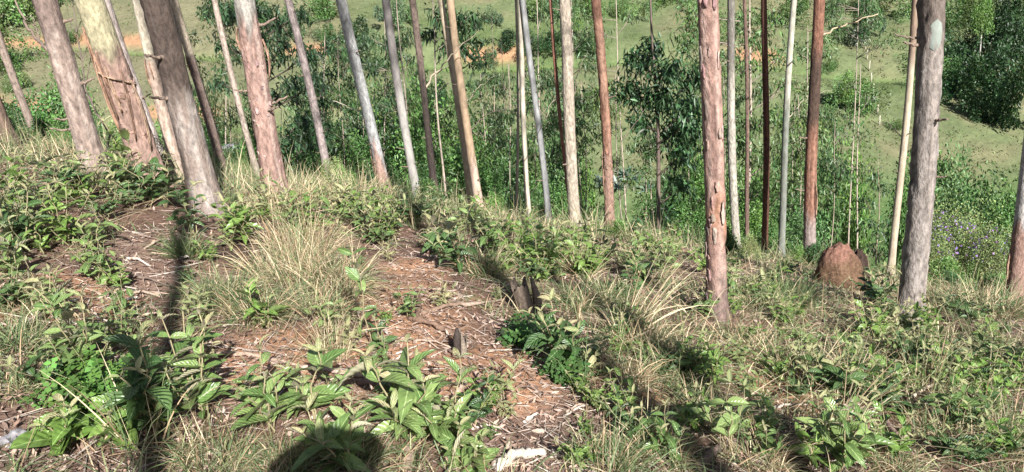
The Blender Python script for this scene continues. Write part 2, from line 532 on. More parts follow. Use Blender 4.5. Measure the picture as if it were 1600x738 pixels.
STRIP_MATS = 'bark'
def bark_strip(root, pts, width, col, curl=.5, name='bark_strip'):
    """a thin curled ribbon of peeled bark, points relative to the tree base"""
    P = np.asarray(pts, float)
    tt = np.linspace(0, 1, 9); k = np.linspace(0, 1, len(P))
    P = np.stack([np.interp(tt, k, P[:, i]) for i in range(3)], -1)
    t, s, n = frames(P)
    a = np.linspace(-1, 1, 4)
    wv = width * (.6 + .4 * np.sin(tt * math.pi))
    V = P[:, None] + s[:, None] * (a[None, :, None] * wv[:, None, None]) + n[:, None] * ((a ** 2)[None, :, None] * wv[:, None, None] * curl)
    V = V.reshape(-1, 3)
    i = np.arange(8)[:, None] * 4 + np.arange(3)[None]
    Q = np.stack([i, i + 1, i + 5, i + 4], -1).reshape(-1, 4)
    c = np.asarray(col) * (1 + .25 * rng.standard_normal((9, 1)))
    o = obj(name, mk(name, V, Q, 'bark', np.repeat(np.clip(c, .02, .9), 4, 0)), root)
    md = o.modifiers.new('thickness', 'SOLIDIFY'); md.thickness = .002
    return o

def branch(root, pts, r0, r1, col, name='branch', mat='smooth_bark'):
    P = np.asarray(pts, float)
    k = np.linspace(0, 1, len(P)); tt = np.linspace(0, 1, 14)
    Q_ = np.stack([np.interp(tt, k, P[:, i]) for i in range(3)], -1)
    Q_[1:-1] += rng.normal(0, min(.012, .025 * np.linalg.norm(P[-1] - P[0])), (12, 3))
    V, Q, T = tube(Q_, np.linspace(r0, r1, 14), 7)
    c = np.asarray(col) * (1 + .15 * noise(V[:, 0] * 20, V[:, 1] * 20, V[:, 2] * 20))[:, None]
    return obj(name, mk(name, V, Q, mat, c, T=T), root)

TREES = []
def tree(base, topx, wpx, spec, label, topy=0, depth=None, crown=True, height=15.0, name='eucalyptus_tree', group='eucalyptus trunks of the grove'):
    B = ground_at(*base) if depth is None else at_depth(base[0], base[1], depth)
    if depth is not None: B[2] = float(H(B[0], B[1]))
    d = ray(topx, topy)
    t = np.linspace(1, 60, 6000)
    P = CAM + t[:, None] * d
    q = unit(P - B)
    tp = P[np.argmax(q[:, 2])]
    dep = depth_of(B) if depth is None else depth
    r0 = .45 * wpx * dep / FPX
    spec = dict(spec); spec['seed'] = len(TREES) + 1
    L = np.linalg.norm(tp - B)
    yb = project(B)[1]
    if 'hb_px' in spec: spec['hb'] = L * (yb - spec['hb_px']) / (yb - topy)
    if 'bands_px' in spec:
        spec['bands'] = [(L * (yb - b) / (yb - topy), L * (yb - a) / (yb - topy), c) for a, b, c in spec['bands_px']]
    if r0 < .05: spec['step'] = .08
    root = thing(name, label, 'tree', B, group)
    me, C, hs, rad = trunk_mesh(B, tp, r0, spec, seg=26 if r0 > .075 else 16, height=height)
    obj('trunk', me, root)
    if crown:
        c = obj('crown', CROWNS[len(TREES) % 4], root, C[-1] - np.array([0, 0, 4.2]))
        c.rotation_euler = (0, 0, len(TREES) * 1.3)
    info = dict(root=root, B=B, top=tp, C=C, hs=hs, rad=rad, dep=dep, L=L, yb=yb, topy=topy)
    TREES.append(info)
    return info

def on_trunk(tr, py, side=0.0, out=1.02):
    """point on the trunk's surface at an image height, side -1..1 across the face towards the camera (local)"""
    h = tr['L'] * (tr['yb'] - py) / (tr['yb'] - tr['topy'])
    c = np.array([np.interp(h, tr['hs'], tr['C'][:, i]) for i in range(3)])
    r = np.interp(h, tr['hs'], tr['rad'])
    f = unit(np.array([-(tr['B'] + c)[0], -(tr['B'] + c)[1], 0]))
    rt = np.array([-f[1], f[0], 0])
    a = side * math.pi / 2
    return c + r * out * (math.cos(a) * f + math.sin(a) * rt), r

def flakes(tr, n, ys, col, size=(.05, .12)):
    """loose plates of bark lifting off the trunk"""
    for k in range(n):
        py = random.uniform(*ys); sd_ = random.uniform(-.95, .95)
        h = random.uniform(*size); wv = random.uniform(.07, .2)
        rows = []
        for i, u in enumerate(np.linspace(0, 1, 5)):
            for v in np.linspace(-1, 1, 3):
                p, r = on_trunk(tr, py, sd_ + v * wv * (1 - .5 * abs(2 * u - 1) ** 2 + .25 * random.uniform(-1, 1)), 1.03 + .22 * (max(0, u - .45)) ** 1.5 * (1 if k % 2 else .3) + .02 * random.random())
                rows.append(p + np.array([0, 0, (u - .5) * h * (1 if k % 3 else -1) + .008 * random.uniform(-1, 1)]))
        i = np.arange(4)[:, None] * 3 + np.arange(2)[None]
        Q = np.stack([i, i + 1, i + 4, i + 3], -1).reshape(-1, 4)
        c = jit(col, 1, .16)[0]
        o = obj('bark_flake', mk('bark_flake', rows, Q, 'bark', np.tile(c, (15, 1)), smooth=False), tr['root'])
        md = o.modifiers.new('thickness', 'SOLIDIFY'); md.thickness = .004

GREY = (.27, .235, .215); PINK = (.33, .235, .205); CREAM = (.43, .38, .29); TAN = (.38, .30, .22)
DBR = (.085, .06, .048); ORG = (.36, .20, .125); RED = (.17, .075, .05); BLUEG = (.31, .315, .31); OLIVE = (.20, .20, .16)

t1 = tree((38, 290), -62, 24, dict(low=(.13, .09, .07), rough=.7), 'dark brown leaning trunk standing left of all the other trunks', depth=8.4)
t2 = tree((58, 216), -24, 13, dict(low=(.23, .18, .15), rough=.5), 'slim grey-brown trunk among dark shrubs, beside the thick pale pinkish one', depth=10.6)
t3 = tree((142, 243), 60, 38, dict(low=(.255, .195, .165), patch=(.33, .27, .235), rough=.6, bands_px=[(-50, 60, (.15, .11, .095))]), 'thick pale pinkish-grey trunk with a dead side twig, next to the yellow peeled trunk', depth=6.2)
t4 = tree((226, 245), 141, 46, dict(low=(.29, .195, .16), high=(.33, .30, .195), hb_px=80, edge=.3, rough=.75), 'trunk with smooth yellow upper wood and reddish bark peeling off in strips', depth=5.8)
t5 = tree((247, 250), 166, 27, dict(low=(.36, .30, .275), patch=(.44, .38, .35), rough=.4), 'pale grey-pink trunk close behind the yellow peeled trunk', depth=10)
t6 = tree((280, 272), 212, 21, dict(low=(.38, .29, .235), high=(.52, .46, .36), hb_px=88, edge=.15, rough=.5), 'slender cream trunk with a curl of bark, behind the big blotchy trunk', depth=7.3)
t7 = tree((327, 333), 232, 46, dict(low=(.215, .17, .145), patch=(.31, .275, .25), rough=.7, pamt=.7, bands_px=[(-300, 150, (.045, .032, .026))], knots=4), 'thickest trunk, blotchy with pale lichen, dark brown above and grey-pink below')
t8 = tree((354, 287), 278, 15, dict(low=(.145, .105, .09), high=(.42, .35, .27), hb_px=85, edge=.1, rough=.5, streak=(.25, .2, .17)), 'thin trunk, cream above and dark brown below, right of the thickest trunk', depth=12)  # lower length coloured dark brown, cream higher up
t9 = tree((405, 282), 338, 10, dict(low=(.38, .31, .26), rough=.3), 'thin pale trunk just behind the pinkish trunk with the smooth grey top', depth=10)
t10 = tree((434, 312), 374, 36, dict(low=(.285, .185, .155), high=(.30, .28, .25), hb_px=46, edge=.35, rough=.85, streak=(.36, .27, .235)), 'pinkish rough-barked trunk with a smooth grey top, tall straw at its foot')
t11 = tree((518, 300), 450, 14, dict(low=(.26, .215, .205), rough=.35, patch=(.33, .28, .26)), 'slim mauve-grey trunk between the pinkish trunk and the pale bluish one', depth=10.7)
t12 = tree((604, 304), 541, 19, dict(low=(.30, .20, .165), high=(.32, .32, .315), hb_px=235, edge=.6, rough=.55), 'smooth pale bluish-grey trunk with reddish bark left near its foot', depth=9)
t13 = tree((656, 327), 602, 15, dict(low=(.28, .265, .245), rough=.2, bands_px=[(-90, 130, (.15, .135, .13))]), 'smooth mid-grey trunk beside the near-black slender trunk', depth=10)
t14 = tree((687, 353), 637, 12, dict(low=(.045, .035, .03), rough=.6, streak=(.12, .09, .075), bands_px=[(-90, 110, (.16, .12, .10))]), 'near-black slender trunk with a long bare side branch', depth=9.7)
t15 = tree((737, 333), 692, 11, dict(low=(.44, .37, .27), rough=.2, streak=(.36, .27, .19)), 'thin cream trunk close beside the orange-tan trunk', depth=11)
t16 = tree((751, 338), 709, 14, dict(low=(.40, .29, .235), high=(.35, .255, .17), hb_px=230, edge=.6, rough=.25, patch=(.44, .36, .27)), 'smooth orange-tan trunk close beside the thin cream one', depth=10.7)
t17 = tree((827, 347), 808, 9, dict(low=(.41, .37, .30), rough=.2), 'thin cream trunk left of the straight bluish-grey pole-like trunk', depth=11.5)
t17b = tree((806, 335), 803, 5, dict(low=(.30, .26, .21), rough=.2), 'very thin bare young stem beside the thin cream trunk', crown=False, height=8, depth=11.8)
t18 = tree((857, 340), 822, 11, dict(low=(.31, .315, .31), rough=.2, patch=(.24, .24, .24)), 'straight bluish-grey pole-like trunk', depth=11.5)
t19 = tree((896, 372), 864, 6, dict(low=(.27, .13, .09), rough=.6), 'very thin reddish trunk touching the pale tan trunk', depth=9.9)
t20 = tree((902, 388), 876, 20, dict(low=(.36, .31, .245), rough=.5, patch=(.29, .245, .20), knots=10), 'pale tan knobbly trunk with a clump of straw at its foot', depth=9.7)
t21 = tree((953, 358), 930, 17, dict(low=(.235, .125, .085), rough=.75, streak=(.32, .20, .145), patch=(.18, .10, .075), pamt=.6, bands_px=[(220, 420, (.25, .165, .13))]), 'orange-red trunk right of the pale tan knobbly one', depth=10.8)
t23 = tree((1119, 499), 1115, 33, dict(low=(.28, .175, .145), rough=1.0, streak=(.37, .27, .23), bands_px=[(430, 520, (.12, .085, .075)), (295, 335, (.30, .15, .085))]), 'rough pinkish trunk shedding flaky bark plates, standing out alone near the long dry grass')
t24 = tree((1151, 392), 1142, 14, dict(low=(.35, .33, .28), rough=.35, knots=9, patch=(.27, .245, .21), bands_px=[(-90, 110, (.13, .12, .105))]), 'grey trunk with dark upper marks, just right of the flaky pinkish trunk', depth=11.3)
t24b = tree((1168, 372), 1159, 7, dict(low=(.15, .10, .08), rough=.5), 'thin dark brown trunk behind the grey trunk with dark marks', depth=12)
t25 = tree((1194, 402), 1195, 11, dict(low=(.085, .042, .03), rough=.35, streak=(.15, .075, .052)), 'straight dark red-brown trunk', depth=11.3)
t26 = tree((1220, 388), 1245, 11, dict(low=(.165, .175, .15), high=(.36, .35, .29), hb_px=130, edge=.9, rough=.2), 'greenish-grey trunk leaning away from the dark red-brown one', depth=11.5)
t27 = tree((1265, 414), 1278, 20, dict(low=(.19, .095, .065), rough=.55, streak=(.26, .15, .11), bands_px=[(330, 440, (.26, .22, .205)), (75, 185, (.045, .034, .027))]), 'red-brown trunk with a dark band and grey foot beside the termite mound', depth=10.3)
t28 = tree((1391, 432), 1425, 12, dict(low=(.42, .37, .28), rough=.25, streak=(.35, .28, .2), bands_px=[(-80, 90, (.20, .135, .10))]), 'slim cream trunk, brown above, left of the thick grey-brown one', depth=10.5)
t29 = tree((1421, 494), 1458, 40, dict(low=(.225, .195, .175), rough=.95, knots=9, patch=(.30, .27, .25), pamt=.5, bands_px=[(-80, 50, (.11, .088, .074))]), 'thick grey-brown trunk with a pale oval scar, right of the termite mound')
t30 = tree((1581, 478), 1652, 25, dict(low=(.25, .16, .13), high=(.42, .40, .38), hb_px=330, edge=.3, rough=.6), 'trunk with white upper wood and brown torn bark at its foot, right of the others')

# strips, flakes, scars and side branches of those trunks
for (ya, yb_, s0, s1, wd) in ((36, 200, -.95, -.75, .016), (62, 150, -.8, -.2, .012), (70, 175, -.5, -.55, .014), (100, 130, -.95, .75, .014), (80, 190, -.85, -.9, .02), (100, 210, .2, -.1, .016), (120, 230, .5, .35, .018), (95, 165, -.35, -.3, .02)):
    pts = []
    for u in np.linspace(0, 1, 6):
        p, r = on_trunk(t4, ya + (yb_ - ya) * u, s0 + (s1 - s0) * u, 1.10 + .18 * math.sin(u * math.pi) + .05 * random.random())
        pts.append(p)
    bark_strip(t4['root'], pts, wd, random.choice([(.36, .22, .15), (.30, .19, .14), (.40, .28, .2)]), .8)
for tr, ya, yb_, s0 in ((t6, 86, 130, -.8), (t6, 90, 118, -.3), (t8, 80, 108, -.7), (t10, 38, 75, -.85), (t10, 60, 120, .8), (t12, 225, 290, -.9), (t12, 240, 285, -.6), (t21, 225, 270, -.8), (t21, 255, 300, -.7), (t27, 270, 330, .5), (t30, 380, 430, -.7), (t28, 20, 55, .8), (t19, 60, 170, .5)):
    pts = [on_trunk(tr, ya + (yb_ - ya) * u, s0 + .1 * u, 1.12 + .25 * math.sin(u * 3.1))[0] for u in np.linspace(0, 1, 5)]
    bark_strip(tr['root'], pts, max(.006, .22 * tr['rad'][20]), (.33, .21, .15), .7)
flakes(t23, 26, (-20, 470), (.345, .24, .21), (.05, .15))
flakes(t21, 10, (200, 330), (.30, .17, .12), (.05, .1))
flakes(t10, 18, (60, 290), (.34, .25, .22), (.025, .07))
flakes(t4, 18, (110, 225), (.30, .2, .165), (.02, .06))

def scar(tr, py, side, h, wv, col):
    rows = []
    for u in np.linspace(-1, 1, 9):
        for v in np.linspace(-1, 1, 7):
            k = math.sqrt(max(0, 1 - u * u))
            p, r = on_trunk(tr, py, side + v * wv * k, 1.03 + .02 * (1 - u * u) * (1 - v * v))
            rows.append(p + np.array([0, 0, u * h]))
    i = np.arange(8)[:, None] * 7 + np.arange(6)[None]
    Q = np.stack([i, i + 1, i + 8, i + 7], -1).reshape(-1, 4)
    return obj('pruning_scar', mk('pruning_scar', rows, Q, 'smooth_bark', np.tile(col, (63, 1))), tr['root'])
scar(t29, 45, .25, .12, .36, (.20, .225, .20))
def rel(tr, px, py, dd=0.0): return at_depth(px, py, tr['dep'] + dd) - tr['B']
a0, _ = on_trunk(t14, 130, .8, .8)
branch(t14['root'], [a0, rel(t14, 688, 105, -.1), rel(t14, 716, 78, -.2), rel(t14, 748, 48, -.3)], .014, .003, (.36, .30, .22))
a0, _ = on_trunk(t27, 50, .8, .8)
branch(t27['root'], [a0, rel(t27, 1320, 38, -.2), rel(t27, 1372, 22, -.3)], .013, .006, (.42, .33, .22))
a0, _ = on_trunk(t3, 72, -.9, .8)
b3 = branch(t3['root'], [a0, rel(t3, 52, 55, .1), rel(t3, 38, 30, .2), rel(t3, 22, -5, .3)], .016, .006, (.2, .15, .12))
branch(t3['root'], [rel(t3, 60, 66, .1), rel(t3, 54, 40, .3), rel(t3, 50, 22, .4)], .008, .003, (.2, .15, .12))
a0, _ = on_trunk(t10, 160, .8, .8)
branch(t12['root'], [on_trunk(t12, 175, -.9, .8)[0], rel(t12, 560, 172, -.1), rel(t12, 520, 158, -.2)], .008, .003, (.4, .36, .3))

for tr, py0, sd0, pts in ((t16, 150, .9, [(745, 138), (775, 118)]), (t16, 195, .9, [(760, 178), (800, 168)]), (t13, 120, -.9, [(605, 140), (575, 150)]), (t20, 140, .9, [(905, 110), (918, 80)]), (t21, 275, .9, [(975, 215), (1003, 180), (1010, 168)]), (t18, 190, .9, [(862, 160), (885, 140)]),
                          (t15, 240, -.9, [(715, 225), (690, 232)]), (t26, 170, .9, [(1262, 150), (1300, 142)]), (t24, 110, .9, [(1175, 105), (1225, 92)]), (t28, 200, -.9, [(1385, 190), (1360, 205)]), (t11, 150, .9, [(510, 135), (535, 128)]), (t17, 120, .9, [(822, 100), (830, 60)])):
    a0, _ = on_trunk(tr, py0, sd0, .8)
    branch(tr['root'], [a0] + [rel(tr, x_, y_, random.uniform(-.3, .3)) for x_, y_ in pts], .007, .002, random.choice([(.36, .31, .24), (.16, .12, .1), (.3, .25, .19)]))

def stub(tr, py, sd0, L, r):
    p0, rr_ = on_trunk(tr, py, sd0, .8); p1, _ = on_trunk(tr, py, sd0, 1.0)
    d = unit(p1 - p0) * rr_
    branch(tr['root'], [p0, p0 + d * .6 + np.array([0, 0, .004]), p0 + d * (.6 + L) + np.array([0, 0, L * .4 * rr_])], r, r * .5, (.2, .15, .12), 'branch_stub', 'dead_wood')
for tr in (t3, t5, t7, t10, t11, t12, t13, t14, t15, t16, t17, t18, t20, t21, t24, t25, t26, t27, t28, t29):
    for q in range(random.randint(2, 4)):
        stub(tr, random.uniform(10, tr['yb'] - 60), random.choice([-1, 1]) * random.uniform(.3, 1), random.uniform(.4, 1.6), tr['rad'][30] * random.uniform(.10, .2))

# trees behind the camera: their trunks throw the long shadows over the slope
SH = np.array([SUN_DIR[0], SUN_DIR[1]]) / math.hypot(SUN_DIR[0], SUN_DIR[1])
def back_tree(px, py, back, r0, label, h=13.0, crown=True):
    g = ground_at(px, py)
    b = g[:2] + SH * (back + g[1])
    B = np.array([b[0], b[1], float(H(*b))])
    root = thing('eucalyptus_tree', label, 'tree', B, 'eucalyptus trunks of the grove')
    me, C, hs, rad = trunk_mesh(B, B + np.array([0, 0, 3.0]), r0, dict(low=GREY, rough=.5, seed=60 + int(px) % 30, step=.2), 14, h)
    obj('trunk', me, root)
    obj('crown', CROWNS[int(px) % 4], root, C[-1] - np.array([0, 0, 3.5]))
back_tree(285, 450, 2.6, .055, 'grey trunk behind the viewer whose shadow runs beside the dry grass mound')
back_tree(1010, 655, 3.0, .10, 'grey trunk behind the viewer whose shadow crosses the litter and green tussock')
back_tree(1400, 525, 2.2, .11, 'grey trunk behind the viewer whose shadow passes below the termite mound')
back_tree(1230, 705, 2.0, .07, 'grey trunk behind the viewer whose shadow falls across the dry sedge')

# ------------------------------------------------------------------ leafy saplings, shrubs and bushes
def fol_mesh(seed, n, lumps, leaf, col, shape=(1, 1, 1), narrow=.35, droop=.2, wild=0):
    """foliage of a bush: leaves spread over the skins of several lumps"""
    g = np.random.default_rng(seed)
    ce = unit(g.standard_normal((lumps, 3))) * g.uniform(.2, .75, (lumps, 1))
    ce[:, 2] = np.linspace(.15, .8, lumps) + g.uniform(-.08, .08, lumps); ce[:, :2] *= (1.25 - .75 * ce[:, 2:3])
    lr = g.uniform(.22, .45, lumps)
    if wild:
        ce[:, :2] = g.normal(0, .5, (lumps, 2)); ce[:, 2] = g.uniform(.05, .75, lumps) * (1 - .5 * np.minimum(1, np.hypot(ce[:, 0], ce[:, 1])));  lr = g.uniform(.12, .42, lumps)
    ix = g.integers(0, lumps, n)
    d = unit(g.standard_normal((n, 3)))
    P = ce[ix] + d * (lr[ix] * g.uniform(.55, 1.05, n))[:, None]
    P[:, 2] = np.abs(P[:, 2]) + .02
    kz = 1.15 / np.percentile(P[:, 2], 97); P[:, 2] *= kz; ce[:, 2] *= kz
    P *= np.asarray(shape)
    D = d + .7 * g.standard_normal((n, 3)) + np.array([0, 0, -droop])
    tone = jit(np.asarray(col) * 1.3, lumps, .26, g)[ix] * g.uniform(.7, 1.3, (n, 1))
    V, T, C = leaf_cloud(P, D, leaf * g.uniform(.6, 1.3, n), leaf * narrow * g.uniform(.7, 1.2, n), np.clip(tone, .008, .6))
    ac = Acc(); ac.add(V, None, T, C)
    return ac, ce * np.asarray(shape)

BUSH = []
for i, (lf, cl, nr) in enumerate([(.075, (.045, .10, .03), .5), (.06, (.065, .13, .035), .55), (.09, (.05, .10, .04), .35), (.055, (.085, .155, .045), .5), (.075, (.035, .08, .03), .45), (.05, (.11, .15, .06), .5)]):
    ac, ce = fol_mesh(200 + i, 4200, 16, lf * 1.4, np.array(cl) * 1.2 + [.01, .008, .0], narrow=nr)
    fm = ac.mesh('foliage', 'foliage', False)
    sa = Acc()
    for c in ce:
        V, Q, T = tube(np.stack([[0, 0, -.05], c * .45 + [0, 0, .05], c]), [.022, .014, .005], 5)
        sa.add(V, Q, T, (.18, .14, .105))
    BUSH.append((fm, sa.mesh('stem', 'smooth_bark')))

FARB = []
for i, (lf, cl, nr) in enumerate([(.10, (.045, .09, .03), .55), (.10, (.065, .12, .035), .55), (.11, (.06, .10, .045), .45), (.09, (.085, .14, .045), .55), (.11, (.025, .055, .02), .5), (.08, (.10, .13, .06), .5)]):
    FARB.append([fol_mesh(270 + i * 3 + q, 2600, 11, lf, cl, narrow=nr, wild=1)[0].mesh('foliage', 'foliage', False) for q in range(2)])
TALL = []
for i, (lf, cl, nr) in enumerate([(.085, (.045, .10, .03), .5), (.07, (.065, .13, .035), .55), (.10, (.05, .10, .04), .35), (.065, (.085, .155, .045), .5), (.085, (.035, .08, .03), .45), (.06, (.11, .15, .06), .5)]):
    ac, ce = fol_mesh(240 + i, 6500, 34, lf * 1.35, np.array(cl) * 1.25 + [.012, .01, .0], narrow=nr, shape=(1, 1, 2.4))
    fm = ac.mesh('foliage', 'foliage', False)
    sa = Acc()
    for c in ce:
        V, Q, T = tube(np.stack([[0, 0, -.05], c * .45 + [0, 0, .05], c]), [.022, .014, .005], 5)
        sa.add(V, Q, T, (.18, .14, .105))
    TALL.append((fm, sa.mesh('stem', 'smooth_bark')))

def bush(loc, size, kind, label, group, cat='bush', name='bush', parts=True):
    k = BUSH[kind]
    if size[2] / size[0] > 1.7:
        k = TALL[kind]; size = (size[0], size[1], size[2] / 2.4)
    rz = random.uniform(0, 6.28)
    if parts:
        t = thing(name, label, cat, loc, group, rz, size)
        obj('foliage', k[0], t); obj('stem', k[1], t)
    else:
        t = obj(name, random.choice(FARB[kind]), None, loc); t.rotation_euler = (0, 0, rz); t.scale = size
        tag(t, label, cat, group)
    return t

def bush_px(px, ytop, depth, wpx, kind, label, group, parts=True, name='bush', cat='bush', minh=.4):
    p = at_depth(px, ytop, depth)
    gz = float(H(p[0], p[1]))
    h = max(minh, p[2] - gz)
    wr = .5 * wpx * depth / FPX
    return bush((p[0], p[1], gz - .03), (wr / .95, wr / .95, h / 1.15), kind, label, group, cat, name, parts)

MARKS = [(60, 'the slim grey-brown trunk'), (150, 'the thick pale pinkish trunk'), (230, 'the yellow peeled trunk'), (330, 'the thickest trunk'), (430, 'the pinkish rough-barked trunk'), (515, 'the mauve-grey trunk'), (595, 'the pale bluish trunk'), (650, 'the mid-grey trunk'), (685, 'the near-black slender trunk'), (745, 'the orange-tan trunk'), (825, 'the thin cream trunk'), (855, 'the bluish-grey pole-like trunk'), (900, 'the pale tan knobbly trunk'), (950, 'the orange-red trunk'), (1030, 'the dark leafy young eucalyptus'), (1116, 'the flaky pinkish trunk'), (1150, 'the grey trunk with dark marks'), (1194, 'the dark red-brown trunk'), (1225, 'the greenish-grey trunk'), (1268, 'the red-brown trunk'), (1335, 'the termite mound'), (1395, 'the slim cream trunk'), (1430, 'the thick grey-brown trunk'), (1500, 'the purple-flowered bushes'), (1590, 'the white-topped trunk')]
def near_mark(px): return min(MARKS, key=lambda m_: abs(m_[0] - px))[1]

# drooping-leaved young eucalyptus: slender stem, limbs, clumps of narrow leaves
def sapling(px, pbase, depth, topx, topy, clumps, label, stem_px=5, leaf=.13, col=(.06, .115, .045), n=60, group='young eucalyptus in the valley', stemcol=(.30, .25, .2), name='young_eucalyptus'):
    """clumps: (px, py, r_px, dz) foliage clumps round the stem"""
    p = at_depth(px, pbase, depth)
    B = np.array([p[0], p[1], float(H(p[0], p[1]))])
    root = thing(name, label, 'tree', B, group)
    tp = at_depth(topx, topy, depth) - B
    kk = np.linspace(0, 1, 12)[:, None]
    P = tp * kk + np.stack([np.sin(kk[:, 0] * 5 + px) * .05, np.cos(kk[:, 0] * 4 + px) * .05, 0 * kk[:, 0]], -1) * np.sin(kk * 3.14)
    r = .5 * stem_px * depth / FPX
    V, Q, T = tube(P, np.linspace(r, r * .35, 12), 9)
    c = np.asarray(stemcol) * (1 + .25 * noise(V[:, 0] * 9, V[:, 1] * 9, V[:, 2] * 3, seed=int(px)))[:, None]
    obj('trunk', mk('trunk', V, Q, 'smooth_bark', c, T=T), root)
    fa, la = Acc(), Acc()
    for cx, cy, cr, dz in clumps:
        q = at_depth(cx, cy, depth + dz) - B
        rad = cr * depth / FPX
        nn = int(n * 1.9 * (cr / 25.0) ** 1.6) + 20
        P0 = q + rng.normal(0, .45, (nn, 3)) * rad * [1, 1.2, .75]
        D = rng.normal(0, .55, (nn, 3)) + [0, 0, -.75]
        tone = jit(col, nn, .28) * random.uniform(.75, 1.3)
        V, T, C = leaf_cloud(P0, D, leaf * 1.15 * rng.uniform(.6, 1.25, nn), leaf * .28 * rng.uniform(.7, 1.3, nn), np.clip(tone, .01, .5))
        fa.add(V, None, T, C)
        # limb from the stem
        f = np.clip((q[2] - .25 * abs(q[0]) - .2) / max(tp[2], .1), .05, .98)
        s0 = tp * f
        mid = (s0 + q) / 2 + [0, 0, -.04]
        V, Q, T = tube(np.stack([s0, mid, q]), [r * .45, r * .3, .004], 5)
        la = Acc(); la.add(V, Q, T, np.asarray(stemcol) * .8)
        for z in range(3):
            e = q + rng.normal(0, .4, 3) * rad
            V, Q, T = tube(np.stack([mid, (mid + e) / 2, e]), [r * .22, .004, .002], 4)
            la.add(V, Q, T, np.asarray(stemcol) * .8)
        obj('limb', la.mesh('limb', 'smooth_bark'), root)
    obj('crown', fa.mesh('crown', 'foliage', False), root)
    return root

def scatter_clumps(x0, x1, y0, y1, n, r0, r1, dz=.8):
    return [(random.uniform(x0, x1), random.uniform(y0, y1), random.uniform(r0, r1), random.uniform(-dz, dz)) for _ in range(n)]

sapling(1030, 360, 13, 1016, -30, [(1000, 95, 34, .2), (1045, 110, 34, -.3), (985, 140, 30, .4), (1030, 150, 40, 0), (1075, 165, 34, .3), (1000, 190, 22, -.2), (1055, 205, 36, .3), (1090, 120, 24, 0), (1020, 70, 22, .2), (1065, 240, 30, 0), (1075, 190, 26, -.2), (1035, 330, 18, .2), (1060, 290, 22, 0)],
        'dark leafy young eucalyptus left of the flaky pinkish trunk', 8, .15, (.04, .085, .035), 80, stemcol=(.10, .075, .06))
sapling(432, 330, 15, 395, -30, [(395, 15, 26, 0), (430, 30, 32, .3), (465, 20, 24, -.2), (440, 75, 32, 0), (410, 100, 22, .3), (480, 85, 22, .2), (455, 130, 26, 0), (490, 130, 20, -.4), (425, 150, 18, .2), (470, 190, 26, .2), (445, 225, 28, 0), (500, 215, 24, .3), (410, 60, 18, 0), (360, 20, 18, .5), (350, 70, 16, .3), (345, 130, 18, .2)],
        'leafy young eucalyptus with dark clumps between the pinkish and mauve-grey trunks', 7, .15, (.045, .09, .04), 75, stemcol=(.12, .09, .075))
sapling(700, 345, 14, 672, -40, [(690, 20, 24, -.3), (715, 45, 26, 0), (735, 70, 24, .2), (700, 70, 20, .2), (745, 95, 16, 0), (668, 50, 14, .3), (730, 25, 20, -.2)],
        'young eucalyptus with hanging narrow leaves behind the cream and orange-tan trunks', 4, .17, (.055, .105, .045), 45)
sapling(1168, 385, 16, 1172, -40, [(1085, 20, 30, .2), (1075, 55, 24, 0), (1165, 25, 30, .3), (1180, 60, 30, 0), (1210, 30, 26, -.2), (1165, 100, 30, .2), (1215, 90, 26, 0), (1180, 140, 28, .3), (1230, 130, 20, 0), (1165, 190, 28, .1), (1205, 180, 22, -.3), (1180, 240, 26, 0), (1225, 230, 22, .3), (1170, 290, 26, .2)],
        'light green leafy young eucalyptus behind the dark red-brown trunk', 6, .14, (.085, .145, .05), 60)
sapling(850, 345, 17, 838, -20, [(845, 130, 20, 0), (865, 180, 22, .2), (835, 210, 20, 0), (870, 230, 22, 0), (845, 20, 18, .3), (880, 140, 18, .4)],
        'sparse young eucalyptus behind the bluish-grey pole-like trunk', 3, .13, (.075, .12, .05), 45)
sapling(975, 350, 20, 962, -20, [(905, 20, 22, 0), (935, 50, 20, .3), (985, 25, 18, .2), (920, 100, 20, .2), (915, 150, 18, 0), (960, 250, 16, 0), (930, 190, 20, .2)],
        'sparse young eucalyptus seen between the tan knobbly and orange-red trunks', 3, .14, (.08, .125, .05), 45)
sapling(1340, 400, 19, 1345, 100, [(1330, 130, 16, 0), (1318, 180, 18, .2), (1345, 210, 16, 0), (1300, 250, 18, .3), (1345, 265, 18, .2), (1360, 150, 14, 0), (1310, 210, 14, 0)],
        'thin young tree with sparse leaves beyond the termite mound', 3, .12, (.09, .13, .055), 38)
sapling(640, 335, 18, 618, -20, [(600, 165, 18, 0), (640, 90, 16, .2), (590, 110, 20, .3), (625, 190, 18, 0), (575, 60, 20, .2), (580, 100, 18, 0)],
        'young eucalyptus behind the mid-grey trunk', 4, .14, (.055, .10, .045), 45)
for (bx, dp, x0, x1, y0, y1, nc, cl, lab) in [
        (600, 19, 555, 645, 30, 220, 15, (.06, .11, .045), 'airy young eucalyptus between the pale bluish and mid-grey trunks'),
        (355, 20, 325, 375, 0, 150, 10, (.07, .12, .05), 'airy young eucalyptus right of the thin cream and brown trunk'),
        (895, 21, 850, 935, 0, 250, 15, (.07, .125, .05), 'airy young eucalyptus behind the pale tan knobbly trunk'),
        (1255, 20, 1225, 1300, 60, 260, 14, (.09, .145, .055), 'airy light green young tree left of the red-brown trunk'),
        (790, 23, 765, 825, 110, 260, 10, (.07, .12, .05), 'airy young tree left of the thin cream trunk'),
        (510, 18, 480, 535, 60, 260, 13, (.05, .095, .04), 'dark airy young eucalyptus right of the mauve-grey trunk'),
        (1330, 26, 1285, 1400, -20, 70, 10, (.08, .13, .05), 'spreading young eucalyptus above the pasture right of the red-brown trunk'),
        (1130, 22, 1060, 1150, 60, 260, 16, (.07, .125, .045), 'leafy young eucalyptus behind the flaky pinkish trunk')]:
    sapling(bx, 360, dp, (x0 + x1) / 2, y0 - 10, scatter_clumps(x0, x1, y0, y1, nc, 14, 27, .8), lab, 3, .15, cl, 50)
